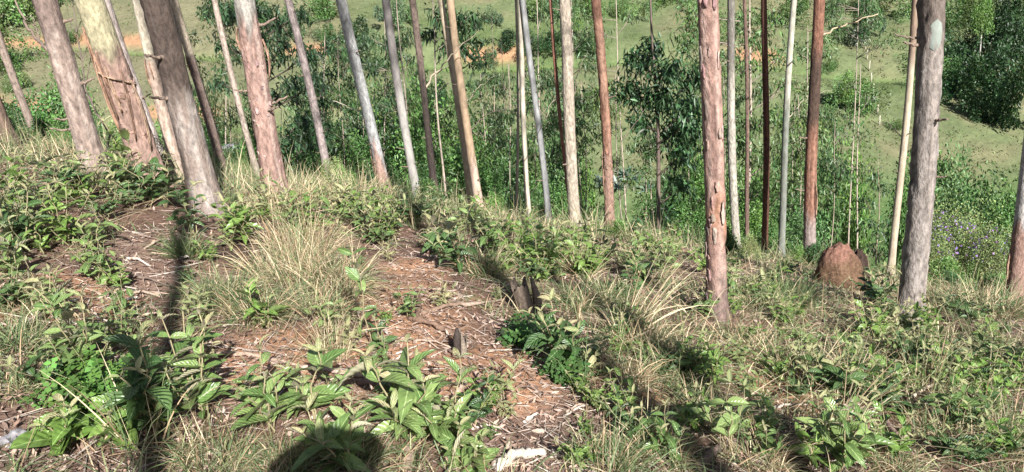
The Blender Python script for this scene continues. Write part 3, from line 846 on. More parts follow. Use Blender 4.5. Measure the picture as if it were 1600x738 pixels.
for px in range(455, 1275, 58):
    px += random.uniform(-14, 14); y0 = random.uniform(110, 190)
    sapling(px, 360, random.uniform(15, 22), px - 8, y0 - 12, scatter_clumps(px - 38, px + 30, y0, 325, 13, 13, 24, .8), 'feathery young eucalyptus in leaf behind ' + near_mark(px), 2.6, .13, random.choice([(.075, .13, .045), (.10, .15, .05), (.06, .11, .04), (.09, .14, .055)]), 46, stemcol=(.26, .22, .17))
for i, (px, tx, ty, dp) in enumerate([(540, 528, 60, 17), (575, 560, 90, 19), (770, 768, 20, 20), (790, 783, 60, 22), (830, 836, 80, 18), (905, 900, 150, 16), (1005, 1005, 120, 18), (1100, 1096, 60, 19), (1140, 1130, 120, 21), (1240, 1243, 110, 18), (1300, 1305, 190, 17), (1375, 1372, 240, 14), (480, 462, 150, 16), (620, 606, 130, 20), (720, 716, 150, 18), (380, 352, 110, 17), (310, 290, 60, 19), (1255, 1262, 40, 22)]):
    sapling(px, 360, dp, tx, ty, scatter_clumps(tx - 22, tx + 22, ty - 5, ty + 170, 8, 11, 20, .5), 'slender spindly sapling with few leaves behind ' + near_mark(px), 2.3, .12, random.choice([(.075, .12, .05), (.10, .15, .05), (.055, .10, .04)]), 34, group='spindly saplings beyond the crest', stemcol=(.24, .20, .15), name='sapling')

# bare sapling on the left
def bare_sapling():
    B = at_depth(160, 250, 7.6); B[2] = float(H(B[0], B[1]))
    root = thing('bare_sapling', 'bare leafless dark twiggy sapling between the thick pale trunk and the yellow peeled trunk', 'sapling', B)
    ac = Acc()
    main = [at_depth(px, py, 7.6) - B for px, py in ((172, 210), (150, 175), (133, 140), (128, 95), (120, 50), (113, -5))]
    main = [np.array([0, 0, -.02])] + main
    V, Q, T = tube(main, np.linspace(.012, .004, len(main)), 6); obj('trunk', mk('trunk', V, Q, 'smooth_bark', np.tile((.13, .10, .085), (len(V), 1)), T=T), root)
    tw = [((133, 140), (140, 100), (148, 60)), ((128, 95), (112, 78), (100, 50)), ((128, 95), (138, 70), (142, 40)), ((133, 140), (118, 120), (108, 98)), ((150, 175), (140, 150), (120, 128)), ((120, 50), (128, 30), (130, 0)), ((120, 50), (110, 35), (104, 10)), ((138, 70), (150, 50), (154, 30)), ((112, 78), (106, 62), (110, 40))]
    for p in tw:
        V, Q, T = tube([at_depth(a, b, 7.6 + random.uniform(-.15, .15)) - B for a, b in p], [.005, .004, .002], 5); ac.add(V, Q, T, (.13, .10, .085))
    obj('twig', ac.mesh('twig', 'smooth_bark'), root)
bare_sapling()

# thick green growth just beyond the crest
MIDB = 'dense green bushes in the dip below the grove'
LB = ['rounded dark green bush in the dip below the grove', 'rounded fresh green bush in the dip below the grove', 'loose grey-green bush in the dip below the grove', 'bright leafy bush in the dip below the grove', 'very dark leathery bush in the dip below the grove', 'pale olive scrubby bush in the dip below the grove']
mid = [(20, 175, 13, 120, 4), (60, 165, 16, 130, 0), (95, 215, 12, 90, 0), (15, 250, 9.5, 90, 4), (85, 245, 10, 80, 0), (120, 190, 18, 100, 2), (200, 215, 15, 90, 2), (310, 190, 15, 70, 4),
       (300, 230, 12, 70, 0), (345, 255, 12, 60, 4), (375, 250, 13, 80, 0), (395, 185, 18, 80, 2), (420, 245, 14, 90, 4), (460, 220, 15, 100, 0), (490, 255, 13, 90, 4), (540, 205, 17, 110, 2), (560, 250, 14, 90, 0),
       (580, 180, 20, 90, 4), (625, 175, 19, 110, 3), (640, 230, 15, 90, 0), (600, 265, 13, 70, 4), (690, 205, 18, 110, 1), (705, 255, 15, 100, 0), (665, 275, 13, 70, 4), (735, 215, 20, 120, 3), (765, 245, 17, 100, 0), (790, 275, 15, 80, 4),
       (720, 295, 13, 70, 0), (820, 255, 19, 90, 1), (845, 285, 15, 80, 0), (880, 250, 20, 80, 2), (875, 310, 13, 60, 0), (1010, 315, 16, 80, 0), (1045, 285, 17, 90, 4),
       (1065, 330, 13, 70, 0), (1090, 280, 18, 100, 1), (1135, 305, 16, 90, 3), (1160, 280, 19, 90, 1), (1190, 310, 16, 90, 0), (1215, 280, 20, 90, 2), (1240, 320, 15, 80, 4), (1175, 340, 14, 80, 1),
       (1290, 250, 24, 90, 2), (1330, 255, 25, 90, 1), (1260, 270, 22, 80, 4), (1440, 270, 25, 110, 0), (1490, 290, 24, 100, 2), (1540, 300, 24, 100, 4), (1585, 315, 22, 90, 0), (1470, 330, 18, 100, 5), (1530, 345, 16, 100, 5),
       (1590, 365, 14, 90, 2), (1455, 365, 14, 90, 5), (1505, 390, 13, 90, 3), (1555, 400, 12, 90, 5), (1480, 415, 10.5, 80, 1), (505, 180, 24, 80, 2), (660, 150, 24, 90, 2), (870, 205, 26, 90, 2), (1080, 230, 24, 80, 1), (330, 160, 24, 70, 5),
       (470, 180, 20, 90, 2), (520, 230, 17, 90, 0), (550, 170, 22, 80, 2), (600, 215, 17, 90, 1), (650, 195, 20, 90, 0), (715, 180, 22, 90, 1), (770, 200, 22, 80, 2), (800, 235, 18, 80, 0), (680, 240, 16, 80, 4), (750, 270, 14, 80, 0), (620, 290, 12, 60, 4), (540, 280, 12.5, 70, 0), (580, 285, 12, 60, 2), (830, 300, 13, 70, 4), (905, 275, 17, 70, 1),
       (1100, 320, 14, 60, 0), (1130, 345, 12.5, 60, 3), (1205, 345, 13, 70, 0), (1250, 345, 13, 60, 2), (1030, 335, 13, 60, 4), (1420, 320, 20, 70, 0), (1500, 330, 17, 90, 4), (1570, 345, 16, 90, 0), (1450, 300, 22, 80, 2),
       (35, 205, 12, 100, 0), (5, 210, 11, 90, 2), (110, 165, 20, 90, 0), (250, 200, 18, 90, 0), (180, 190, 20, 80, 5), (285, 215, 15, 80, 1), (330, 230, 13.5, 60, 0), (400, 225, 15, 70, 0)]
for px, yt, dp, wp, k in mid:
    dp2 = dp * 1.15 if dp > 11.5 else dp
    yt = yt + random.uniform(-24, 12)
    bush_px(px, yt, dp2, wp, k, LB[k].replace('in the dip below the grove', 'in the dip behind ' + near_mark(px)), MIDB)

# low cover filling the slope that falls away behind the trunks
def fill_cover():
    n = 26000
    y = rng.uniform(11.5, 46, n); x = rng.uniform(-1, 1, n) * (3 + .78 * y)
    keep = fbm(x * .25, y * .25, seed=41) + .4 * rng.standard_normal(n) > -.15
    x, y = x[keep], y[keep]; n = len(x)
    hgt = rng.uniform(.05, .55, n) * np.interp(y, [11, 20, 46], [.5, 1, .6])
    P = np.stack([x, y, H(x, y) + hgt], -1)
    D = rng.normal(0, .7, (n, 3)) + [0, -.2, .2]
    big = fbm(x * .12, y * .12, seed=43)[:, None]
    c = np.clip(jit((.07, .13, .04), n, .25) * (1 + .5 * big) + np.array([.03, .02, .005]) * np.clip(big, 0, 1), .01, .5)
    V, T, C = leaf_cloud(P, D, rng.uniform(.10, .22, n), rng.uniform(.04, .09, n), c)
    ac = Acc(); ac.add(V, None, T, C)
    n = 16000
    y = rng.uniform(11, 46, n); x = rng.uniform(-1, 1, n) * (3 + .78 * y)
    P = np.stack([x, y, H(x, y)], -1)
    V, Q, C = blades(P, rng.normal(0, .35, (n, 3)) + [0, 0, 1], rng.uniform(.2, .6, n), rng.uniform(.012, .03, n), jit((.12, .18, .06), n, .25), .6, 3)
    ac.add(V, Q, None, C)
    tag(obj('undergrowth', ac.mesh('undergrowth', 'foliage', False)), 'tangled green undergrowth covering the slope behind the trunks', 'undergrowth', kind='stuff')
fill_cover()

# grass and herbs on the far hillside
def far_grass():
    n = 60000
    y = 52 + 95 * rng.random(n) ** 1.15; x = rng.uniform(-1, 1, n) * (4 + .78 * y)
    nz = fbm(x * .22, y * .22, seed=51)
    keep = nz + .6 * rng.standard_normal(n) > -.25
    x, y, nz = x[keep], y[keep], nz[keep]; n = len(x)
    for k in (0, 1, 2):
        d = np.abs(y - track_y(k, x) - .8); kp = d > 1.6 * track_w(k, x)
        x, y, nz = x[kp], y[kp], nz[kp]
    n = len(x)
    P = np.stack([x, y, H(x, y) - .02], -1)
    base = np.where(rng.random((n, 1)) < .5 + .3 * nz[:, None], np.array([.16, .20, .075]), np.array([.225, .22, .10]))
    c = base * rng.uniform(.42, 1.0, (n, 1))
    V, Q, C = blades(P, rng.normal(0, .5, (n, 3)) + [0, 0, 1], rng.uniform(.12, .38, n), rng.uniform(.06, .16, n), c, .7, 2)
    ac = Acc(); ac.add(V, Q, None, C)
    m_ = 3400
    y = 54 + 75 * rng.random(m_) ** 1.1; x = rng.uniform(-1, 1, m_) * (4 + .78 * y)
    kp = fbm(x * .1, y * .1, seed=57) + .35 * rng.standard_normal(m_) > .1
    x, y = np.repeat(x[kp], 9), np.repeat(y[kp], 9); m_ = len(x)
    x = x + rng.normal(0, .28, m_); y = y + rng.normal(0, .28, m_)
    P = np.stack([x, y, H(x, y) + rng.uniform(.02, .4, m_)], -1)
    V, T, C = leaf_cloud(P, rng.standard_normal((m_, 3)), rng.uniform(.15, .4, m_), rng.uniform(.08, .2, m_), jit((.11, .14, .055), m_, .25))
    ac.add(V, None, T, C)
    tag(obj('hillside_grass', ac.mesh('hillside_grass', 'grass_blade', False)), 'rough pasture grass covering the opposite hillside', 'grass', kind='stuff')
far_grass()

# bushes and trees standing on the opposite hillside
FARL = ['dark green bush dotted on the opposite hillside', 'green bush dotted on the opposite hillside', 'grey-green bush dotted on the opposite hillside', 'fresh green bush dotted on the opposite hillside', 'almost black-green bush dotted on the opposite hillside', 'olive scrub dotted on the opposite hillside']
def far_bush(px, py, wpx, hpx, kind, label=None, group='bushes on the opposite hillside', name='bush', cat='bush'):
    p = ground_at(px, py, 40)
    d = depth_of(p)
    s = d / FPX
    return bush((p[0], p[1], p[2] - .05), ((.8 if px > 1460 else .62) * wpx * s, .55 * wpx * s, (1.25 if px > 1460 else .95) * hpx * s), kind, label or FARL[kind].replace('dotted on', 'on') + (' left of the orange earth bank' if px < 420 else ' near the orange earth bank' if px < 640 else ' along the grassy track' if px < 960 else ' above the pasture with fence posts' if px < 1420 else ' in the dark thicket'), group, cat, name, parts=False)
for a in [(1350, 68, 60, 42, 2), (1335, 172, 62, 40, 1), (1305, 165, 36, 18, 4), (1530, 165, 70, 50, 4), (1575, 195, 70, 60, 4), (1590, 140, 60, 60, 4), (1560, 100, 70, 50, 4), (1500, 100, 60, 40, 4), (1480, 62, 46, 26, 1), (1590, 60, 70, 40, 4), (1555, 45, 60, 30, 4), (1500, 30, 60, 34, 1), (1450, 130, 70, 36, 1), (1510, 150, 50, 40, 0),
          (1430, 30, 50, 30, 3), (800, 78, 60, 26, 4), (845, 78, 56, 22, 4), (890, 80, 60, 24, 4), (930, 82, 40, 16, 2), (770, 100, 30, 20, 2), (1380, 20, 70, 36, 1), (1310, 25, 60, 30, 2), (840, 30, 50, 36, 3), (885, 25, 60, 36, 2), (930, 30, 50, 36, 1), (985, 30, 40, 30, 3), (1045, 12, 60, 30, 1),
          (560, 78, 60, 40, 4), (590, 105, 60, 44, 2), (540, 100, 40, 26, 0), (520, 60, 30, 20, 0), (500, 30, 60, 34, 1), (610, 40, 60, 40, 2), (460, 60, 50, 30, 2), (390, 40, 60, 40, 0), (350, 25, 50, 20, 2), (300, 150, 20, 14, 4), (290, 60, 26, 14, 2), (20, 45, 110, 60, 3), (60, 20, 90, 50, 1), (110, 70, 30, 20, 1), (5, 110, 80, 60, 1), (30, 140, 40, 30, 3), (740, 140, 24, 14, 2),
          (690, 160, 40, 30, 4), (1400, 200, 24, 12, 1), (1290, 110, 26, 14, 1), (760, 45, 40, 24, 2), (1120, 60, 60, 40, 1), (1240, 40, 60, 36, 1), (1275, 195, 40, 22, 2), (920, 170, 50, 36, 2), (880, 140, 40, 24, 2), (1600, 100, 50, 50, 4), (1545, 190, 40, 26, 4)]:
    far_bush(*a)
def far_tree(px, py, hpx, wpx, label, bare=.4, kind=1, stemcol=(.42, .40, .37)):
    p = ground_at(px, py, 40); d = depth_of(p); s = d / FPX
    root = thing('hillside_tree', label, 'tree', p, 'trees on the opposite hillside')
    h = hpx * s
    V, Q, T = tube(np.array([[0, 0, -.1], [.05, 0, h * .3], [-.04, .05, h * .65], [0, 0, h * .95]]), [.1, .085, .06, .02], 8)
    obj('trunk', mk('trunk', V, Q, 'smooth_bark', np.tile(stemcol, (len(V), 1)), T=T), root)
    c = obj('crown', BUSH[kind][0], root, (0, 0, h * bare)); wr = .5 * wpx * s
    c.scale = (wr, wr, h * (1 - bare) / 1.1)
far_tree(1527, 115, 108, 46, 'pale-stemmed tree standing before the dark thicket on the opposite hillside', .55, 1)
far_tree(1350, 66, 62, 56, 'spreading small tree throwing a shadow on the pasture', .3, 2, (.2, .16, .13))
far_tree(1322, 175, 55, 50, 'low airy tree in the middle of the pasture', .25, 3, (.25, .22, .18))
far_tree(905, 60, 40, 30, 'slim little tree above the grassy track', .3, 3, (.3, .26, .2))

# fence posts running up the pasture
for i in range(9):
    p = ground_at(1374 - i * 3.2, 196 - i * 17, 40); d = depth_of(p); hh = random.uniform(1.0, 1.35)
    ac = Acc(); V, Q, T = tube([[0, 0, -.1], [.01, 0, hh * .5], [random.uniform(-.05, .05), 0, hh], [0, 0, hh + .04]], [.07, .065, .06, .02], 8); ac.add(V, Q, T, (.5, .46, .38))
    o = obj('fence_post', ac.mesh('fence_post', 'dead_wood'), None, p)
    tag(o, 'pale wooden fence post in the row climbing the pasture', 'post', 'fence posts on the pasture')

# blue-green rosette plants in the valley
def rosette(px, py, rpx, label):
    p = ground_at(px, py, 30); depth = depth_of(p)
    root = thing('rosette_plant', label, 'plant', p, 'broad rosette plants in the valley')
    rr = rpx * depth / FPX
    zoff = 0.0
    V, Q, T = tube([[0, 0, -.1], [.03, 0, rr * .08], [0, 0, rr * .16]], [rr * .1, rr * .09, rr * .05], 8); obj('stem', mk('stem', V, Q, 'bark', np.tile((.2, .16, .11), (len(V), 1)), T=T), root)
    n = 26
    a = rng.uniform(0, 6.28, n); e = rng.uniform(.1, 1.3, n)
    D = np.stack([np.cos(a) * np.cos(e), np.sin(a) * np.cos(e), np.sin(e)], -1)
    V, Q, C = blades(np.tile([0, 0, zoff], (n, 1)) + D * .03, D, rr * rng.uniform(.8, 1.2, n), rr * .2, jit((.13, .19, .15), n, .2), .5, 5)
    obj('foliage', mk('foliage', V, Q, 'foliage', C), root)
for a in [(965, 295, 24), (990, 285, 26), (1010, 297, 22), (940, 288, 20), (975, 275, 22), (1290, 258, 24), (1265, 268, 22), (1240, 262, 20), (1315, 270, 20), (1280, 245, 20)]:
    rosette(*a, 'blue-green rosette plant with long strap leaves at the valley bottom')

# pale rock heap in the dip on the left
def rock_heap():
    d0 = 17.0
    B = at_depth(352, 245, d0); B[2] = float(H(B[0], B[1]))
    root = thing('rock_heap', 'heap of pale grey rocks behind the thin cream and brown trunk', 'rock', B)
    top = at_depth(352, 222, d0)[2] - B[2]
    k = 0
    for lvl in range(7):
        for q in range(13 - lvl):
            r = random.uniform(.09, .2)
            a = random.uniform(0, 6.28); rad = (.85 - lvl * .09) * random.uniform(.2, 1)
            c = np.array([math.cos(a) * rad, math.sin(a) * rad, top * (lvl + .3) / 7])
            nu, nv = 10, 7
            u = np.linspace(0, 2 * math.pi, nu, endpoint=False); v = np.linspace(.02, math.pi - .02, nv)
            U, W_ = np.meshgrid(u, v)
            D = np.stack([np.cos(U) * np.sin(W_), np.sin(U) * np.sin(W_), np.cos(W_)], -1).reshape(-1, 3)
            rr = r * (1 + .35 * noise(D[:, 0] * 1.7 + k * 3, D[:, 1] * 1.7, D[:, 2] * 1.7, seed=k))
            V = c + D * rr[:, None] * [1.2, 1, .75]
            i = np.arange(nv - 1)[:, None] * nu + np.arange(nu)[None]; j = np.arange(nv - 1)[:, None] * nu + (np.arange(nu)[None] + 1) % nu
            Q = np.stack([i, i + nu, j + nu, j], -1).reshape(-1, 4)
            obj('stone', mk('stone', V, Q, 'rock_face', np.tile(jit((.24, .245, .24), 1, .35)[0], (len(V), 1)), smooth=False), root)
            k += 1
rock_heap()

# ------------------------------------------------------------------ termite mound
def termite_mound():
    B = ground_at(1313, 448)
    dep = depth_of(B); s = dep / FPX
    root = thing('termite_mound', 'reddish-brown earthen termite mound with one side coloured dark as shade', 'mound', B - np.array([0, 0, .03]))
    def lobe(c, rx, ry, h, seed, col, nm, zt=.0):
        nu, nv = 48, 26
        u = np.linspace(0, 2 * math.pi, nu, endpoint=False); v = np.linspace(0.0, math.pi / 2, nv)
        U, W_ = np.meshgrid(u, v)
        D = np.stack([np.cos(U) * np.cos(W_) ** .75, np.sin(U) * np.cos(W_) ** .75, np.sin(W_)], -1).reshape(-1, 3)
        k = 1 + .10 * fbm(D[:, 0] * 1.7 + seed, D[:, 1] * 1.7, D[:, 2] * 1.7, seed=seed) + .08 * fbm(D[:, 0] * 7, D[:, 1] * 7, D[:, 2] * 7, seed=seed + 1)
        V = c + D * k[:, None] * [rx, ry, h]
        i = np.arange(nv - 1)[:, None] * nu + np.arange(nu)[None]; j = np.arange(nv - 1)[:, None] * nu + (np.arange(nu)[None] + 1) % nu
        Q = np.stack([i, j, j + nu, i + nu], -1).reshape(-1, 4)
        cc = np.asarray(col) * (1 + .35 * fbm(D[:, 0] * 3 + 5, D[:, 1] * 3, D[:, 2] * 3, seed=seed + 2))[:, None]
        tp = sstep(.72, .95, D[:, 2] + .2 * fbm(D[:, 0] * 4, D[:, 1] * 4, D[:, 2] * 4, seed=seed + 3))[:, None]
        cc = cc + (np.array([.26, .13, .105]) - cc) * tp * zt
        obj(nm, mk(nm, V, Q, 'termite_earth', np.clip(cc, .01, .8)), root)
    lobe(np.array([-.02, 0, -.05]), 39 * s, 34 * s, 80 * s, 5, (.12, .074, .047), "main_dome", .5)
    lobe(np.array([34 * s, 16 * s, -.05]), 19 * s, 22 * s, 60 * s, 9, (.045, .03, .024), 'painted_shade_lobe')  # near-black colour stands in for a trunk's shadow on this side
    lobe(np.array([8 * s, -24 * s, -.05]), 20 * s, 14 * s, 20 * s, 12, (.19, .10, .065), 'crumbled_foot')
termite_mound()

# ------------------------------------------------------------------ broad-leaved plants
def leaf_mesh(name, mat, wid, droop, fold, wav=0.0, nu=6, nv=4):
    u = np.linspace(0, 1, nu + 1)
    prof = np.sin(np.pi * np.clip(u, 0, 1) ** .85) ** .8 * wid * .5
    prof[0] = .012; prof[-1] = .004
    ang = -droop * u
    dx = np.concatenate([[0], np.cumsum(np.cos((ang[1:] + ang[:-1]) / 2)) / nu]); dz = np.concatenate([[0], np.cumsum(np.sin((ang[1:] + ang[:-1]) / 2)) / nu])
    V, UVs = [], []
    for i in range(nu + 1):
        for v in np.linspace(-1, 1, nv + 1):
            V.append((dx[i], v * prof[i], dz[i] + fold * abs(v) * prof[i] - .10 * v * v * prof[i] + wav * math.sin(u[i] * 17 + v * 2) * abs(v)))
            UVs.append((u[i], v))
    i = np.arange(nu)[:, None] * (nv + 1) + np.arange(nv)[None]
    Q = np.stack([i, i + nv + 1, i + nv + 2, i + 1], -1).reshape(-1, 4)
    return mk(name, V, Q, mat, uv=UVs)

def leaf_set(mat, wid):
    return [leaf_mesh('leaf', mat, wid * k, d, f, .006) for k, d, f in ((1, .45, .5), (.9, .8, .45), (1.1, .2, .6), (1, .65, .75), (.85, 1.2, .5))]
LEAF = dict(ribbed=leaf_set('ribbed_leaf', .42), dark=leaf_set('dark_leaf', .42), glossy=leaf_set('glossy_leaf', .46), round=leaf_set('glossy_leaf', .62), young=[leaf_mesh('leaf', 'young_leaf', .32, d, .7, .004) for d in (.3, .8, 1.3)])

def leaf_matrix(p, d, L, roll=0.0):
    d = unit(d)
    up = np.array([0, 0, 1.0])
    s = np.cross(up, d)
    if np.linalg.norm(s) < .05: s = np.array([1.0, 0, 0])
    s = unit(s); n = np.cross(d, s)
    c, q = math.cos(roll), math.sin(roll)
    s2 = s * c + n * q; n2 = n * c - s * q
    M = Matrix.Identity(4)
    for i in range(3):
        M[i][0], M[i][1], M[i][2], M[i][3] = d[i] * L, s2[i] * L, n2[i] * L, p[i]
    return M

def plant_layout(height, spread, stems, leafL, g, nodes=None):
    """stem polylines and leaf placements (p, dir, length, young)"""
    S, Lv = [], []
    a0 = g.uniform(0, 6.28)
    for k in range(stems):
        az = a0 + k * 6.28 / stems + g.normal(0, .4)
        h = height * g.uniform(.62, 1.0) if k else height
        out = spread * g.uniform(.35, 1.0) if stems > 1 else spread * .25
        tt = np.linspace(0, 1, 7)
        P = np.stack([np.cos(az) * out * tt ** 1.3, np.sin(az) * out * tt ** 1.3, h * tt], -1)
        P[1:-1] += g.normal(0, .01, (5, 3))
        S.append(P)
        nn = nodes or max(2, int(h / (leafL * .5)))
        th = g.uniform(0, 3.14)
        for j in range(nn):
            f = .25 + .68 * (j + .5 * g.random()) / nn
            p = np.array([np.interp(f, tt, P[:, i]) for i in range(3)])
            th += 1.57 + g.normal(0, .25)
            L = leafL * g.uniform(.6, 1.2) * (1.0 if f < .75 else .8)
            el = g.uniform(.0, .95) + .5 * max(0, f - .6)
            for q in (0, 1):
                aa = th + q * 3.14 + g.normal(0, .2)
                Lv.append((p, np.array([math.cos(aa) * math.cos(el), math.sin(aa) * math.cos(el), math.sin(el)]), L * g.uniform(.85, 1.1), False))
        for q in range(3):
            aa = th + q * 2.1 + 1.5
            el = g.uniform(.35, 1.15)
            Lv.append((P[-1], np.array([math.cos(aa) * math.cos(el), math.sin(aa) * math.cos(el), math.sin(el)]), leafL * g.uniform(.3, .62), True))
    return S, Lv

def stem_mesh(S, r, col=(.28, .24, .14)):
    ac = Acc()
    for P in S:
        V, Q, T = tube(P, np.linspace(r, r * .45, len(P)), 6); ac.add(V, Q, T, col)
    return ac.mesh('stem', 'smooth_bark')

PLANTN = [0]
def plant(px, py, hpx, spx, stems, leafpx, kind, label, group=None, cat='plant', name='broadleaf_plant', nodes=None):
    PLANTN[0] += 1
    g = np.random.default_rng(1000 + PLANTN[0])
    B = ground_at(px, py); s = depth_of(B) / FPX
    root = thing(name, label, cat, B - np.array([0, 0, .01]), group)
    S, Lv = plant_layout(hpx * s * 1.4, spx * s * .55, stems + (leafpx > 50), leafpx * s * .74, g, (nodes or 3) + 1)
    obj('stem', stem_mesh(S, max(.0025, leafpx * s * .025)), root)
    for p, d, L, young in Lv:
        ms = LEAF['young'] if young else LEAF[kind]
        o = bpy.data.objects.new('leaf', ms[g.integers(0, len(ms))]); COL.objects.link(o); o.parent = root
        o.matrix_local = leaf_matrix(p, d, L, g.normal(0, .45)) @ Matrix.Diagonal((1, g.uniform(.72, 1.12), g.uniform(.5, 1.5), 1))
    return root

NEARP = 'broad-leaved plants among the litter'
PL = [
 (150, 600, 130, 120, 5, 58, 'ribbed', 'tall leafy plant with pale upright shoots beside the small-leaved bush', 3),
 (110, 700, 50, 70, 3, 84, 'round', 'low plant with big round bright leaves below the small-leaved bush', 2),
 (200, 690, 48, 60, 2, 80, 'round', 'low round-leaved plant in the trunk shadow', 2),
 (250, 680, 130, 90, 4, 86, 'dark', 'dark ribbed plant standing in the long trunk shadow', 4),
 (325, 660, 130, 110, 5, 74, 'ribbed', 'bushy ribbed-leaved plant just right of the trunk shadow', 4),
 (425, 680, 105, 90, 3, 80, 'ribbed', 'ribbed-leaved plant with upright leaves on pale litter, above the viewer\'s shadow', 3),
 (490, 660, 90, 80, 3, 74, 'ribbed', 'ribbed-leaved plant with tall pale tips touching the viewer\'s shadow', 3),
 (540, 735, 80, 120, 4, 92, 'ribbed', 'ribbed-leaved plant half inside the viewer\'s shadow', 3),
 (645, 690, 120, 120, 5, 88, 'ribbed', 'ribbed-leaved plant resprouting round the broken stub', 4),
 (705, 700, 100, 90, 4, 66, 'ribbed', 'ribbed-leaved plant right of the broken stub', 4),
 (735, 740, 60, 60, 3, 62, 'ribbed', 'pale green young plant beside the bleached log', 3),
 (700, 605, 30, 20, 1, 34, 'young', 'tiny pale sprout on the bare litter', 1),
 (420, 515, 62, 60, 4, 44, 'glossy', 'compact bright green plant at the edge of the dry grass mound', 2),
 (583, 548, 140, 20, 1, 44, 'ribbed', 'slender single-stemmed sapling beside the bare orange soil', 5),
 (600, 550, 50, 40, 3, 36, 'dark', 'small dark plant at the foot of the slender sapling', 2),
 (880, 585, 85, 80, 5, 56, 'dark', 'dark-leaved plant in shade below the weathered stump', 4),
 (720, 425, 60, 100, 6, 44, 'dark', 'wide dark plant at the head of the bare soil patch', 3),
 (690, 400, 40, 60, 4, 36, 'dark', 'dark plant at the foot of the near-black slender trunk', 3),
 (850, 435, 66, 90, 6, 34, 'glossy', 'bright leafy plant behind the weathered stump', 4),
 (385, 385, 56, 70, 5, 44, 'glossy', 'bright plant right of the foot of the thickest trunk', 3),
 (215, 300, 92, 66, 4, 46, 'glossy', 'tall plant with drooping glossy leaves before the yellow peeled trunk', 4),
 (260, 325, 60, 80, 6, 42, 'dark', 'dense dark plant left of the foot of the thickest trunk', 3),
 (305, 370, 60, 50, 4, 40, 'dark', 'dark plant against the foot of the thickest trunk', 3),
 (200, 320, 46, 80, 5, 40, 'dark', 'low dark plant in the leafy bank before the yellow peeled trunk', 3),
 (110, 385, 72, 100, 6, 42, 'glossy', 'wide leafy plant on the litter bank left of the thickest trunk', 3),
 (160, 400, 60, 50, 2, 44, 'ribbed', 'pale-tipped plant on the litter bank left of the thickest trunk', 3),
 (40, 395, 70, 80, 5, 44, 'dark', 'dark leafy plant in front of the dark brown leaning trunk', 3),
 (25, 440, 60, 80, 4, 50, 'ribbed', 'ribbed plant above the green tussock', 2),
 (70, 400, 40, 30, 2, 40, 'glossy', 'small bright plant between two darker ones', 2),
 (1115, 605, 62, 50, 4, 36, 'glossy', 'small bright plant below the flaky pinkish trunk', 3),
 (1310, 740, 105, 90, 4, 62, 'ribbed', 'leafy plant with pale leaf undersides among sedge', 4),
 (1265, 728, 55, 40, 2, 52, 'glossy', 'small shiny-leaved plant beside the plant with pale leaf undersides', 2),
 (1262, 560, 50, 70, 5, 30, 'ribbed', 'yellowish leafy plant in front of the termite mound', 3),
 (1335, 575, 46, 60, 3, 34, 'ribbed', 'plant with an orange-tipped shoot below the termite mound', 3),
 (1375, 490, 62, 60, 5, 30, 'dark', 'dark leafy plant between the termite mound and the thick grey-brown trunk', 3),
 (1540, 630, 60, 110, 6, 38, 'glossy', 'spreading bright plant in the grass right of the thick grey-brown trunk', 3),
 (1585, 610, 50, 60, 4, 36, 'glossy', 'bright plant beside the spreading one right of the thick grey-brown trunk', 3),
 (1490, 590, 45, 60, 4, 34, 'dark', 'dark plant in the long shadow below the thick grey-brown trunk', 3),
 (990, 470, 52, 50, 4, 34, 'dark', 'dark plant behind the long arching dry grass', 3),
 (1010, 450, 40, 40, 3, 30, 'ribbed', 'small pale-tipped plant behind the long arching dry grass', 3),
 (925, 590, 55, 30, 2, 30, 'young', 'pale sprout beside the dark plant below the stump', 2),
 (1440, 520, 40, 50, 3, 30, 'glossy', 'small plant at the foot of the thick grey-brown trunk', 3),
]
for px, py, hp, sp, st, lp, kd, lab, nd in PL:
    plant(px, py, hp, sp, st, lp, kd, lab, NEARP, nodes=nd)

# joined-leaf plants for the middle distance (six models, many copies)
def small_plant_model(seed, kind, height, spread, stems, leafL, young=1):
    g = np.random.default_rng(seed)
    S, Lv = plant_layout(height, spread, stems, leafL, g, 3)
    Vs, Qs, Us, n = [], [], [], 0
    Vy, Qy, Uy, ny = [], [], [], 0
    def take(me):
        v = np.empty(len(me.vertices) * 3, np.float32); me.vertices.foreach_get('co', v)
        li = np.empty(len(me.loops), np.int32); me.loops.foreach_get('vertex_index', li)
        uv = np.empty(len(me.loops) * 2, np.float32); me.uv_layers[0].data.foreach_get('uv', uv)
        uu = np.zeros((len(v) // 3, 2)); uu[li] = uv.reshape(-1, 2)
        return v.reshape(-1, 3), li.reshape(-1, 4), uu
    for p, d, L, y in Lv:
        ms = LEAF['young'] if y else LEAF[kind]
        v, q, u = take(ms[g.integers(0, len(ms))])
        M = np.array(leaf_matrix(p, d, L, g.normal(0, .35)))
        v = v @ M[:3, :3].T + M[:3, 3]
        if y: Vy.append(v); Qy.append(q + ny); Uy.append(u); ny += len(v)
        else: Vs.append(v); Qs.append(q + n); Us.append(u); n += len(v)
    matn = dict(ribbed='ribbed_leaf', dark='dark_leaf', glossy='glossy_leaf', young='young_leaf')[kind]
    return (mk('leaves', np.vstack(Vs), np.vstack(Qs), matn, uv=np.vstack(Us)), mk('tip_leaves', np.vstack(Vy), np.vstack(Qy), 'young_leaf', uv=np.vstack(Uy)), stem_mesh(S, .004))
SP = [small_plant_model(1, 'ribbed', .38, .2, 5, .13), small_plant_model(2, 'young', .34, .2, 5, .12), small_plant_model(3, 'glossy', .35, .2, 6, .11), small_plant_model(4, 'dark', .35, .25, 6, .13), small_plant_model(5, 'ribbed', .5, .16, 3, .14), small_plant_model(6, 'young', .28, .22, 6, .11)]
SPL = ['ribbed-leaved plant', 'pale yellowish plant', 'bright glossy plant', 'dark-leaved plant', 'tall thin ribbed-leaved plant', 'low pale sunlit plant']
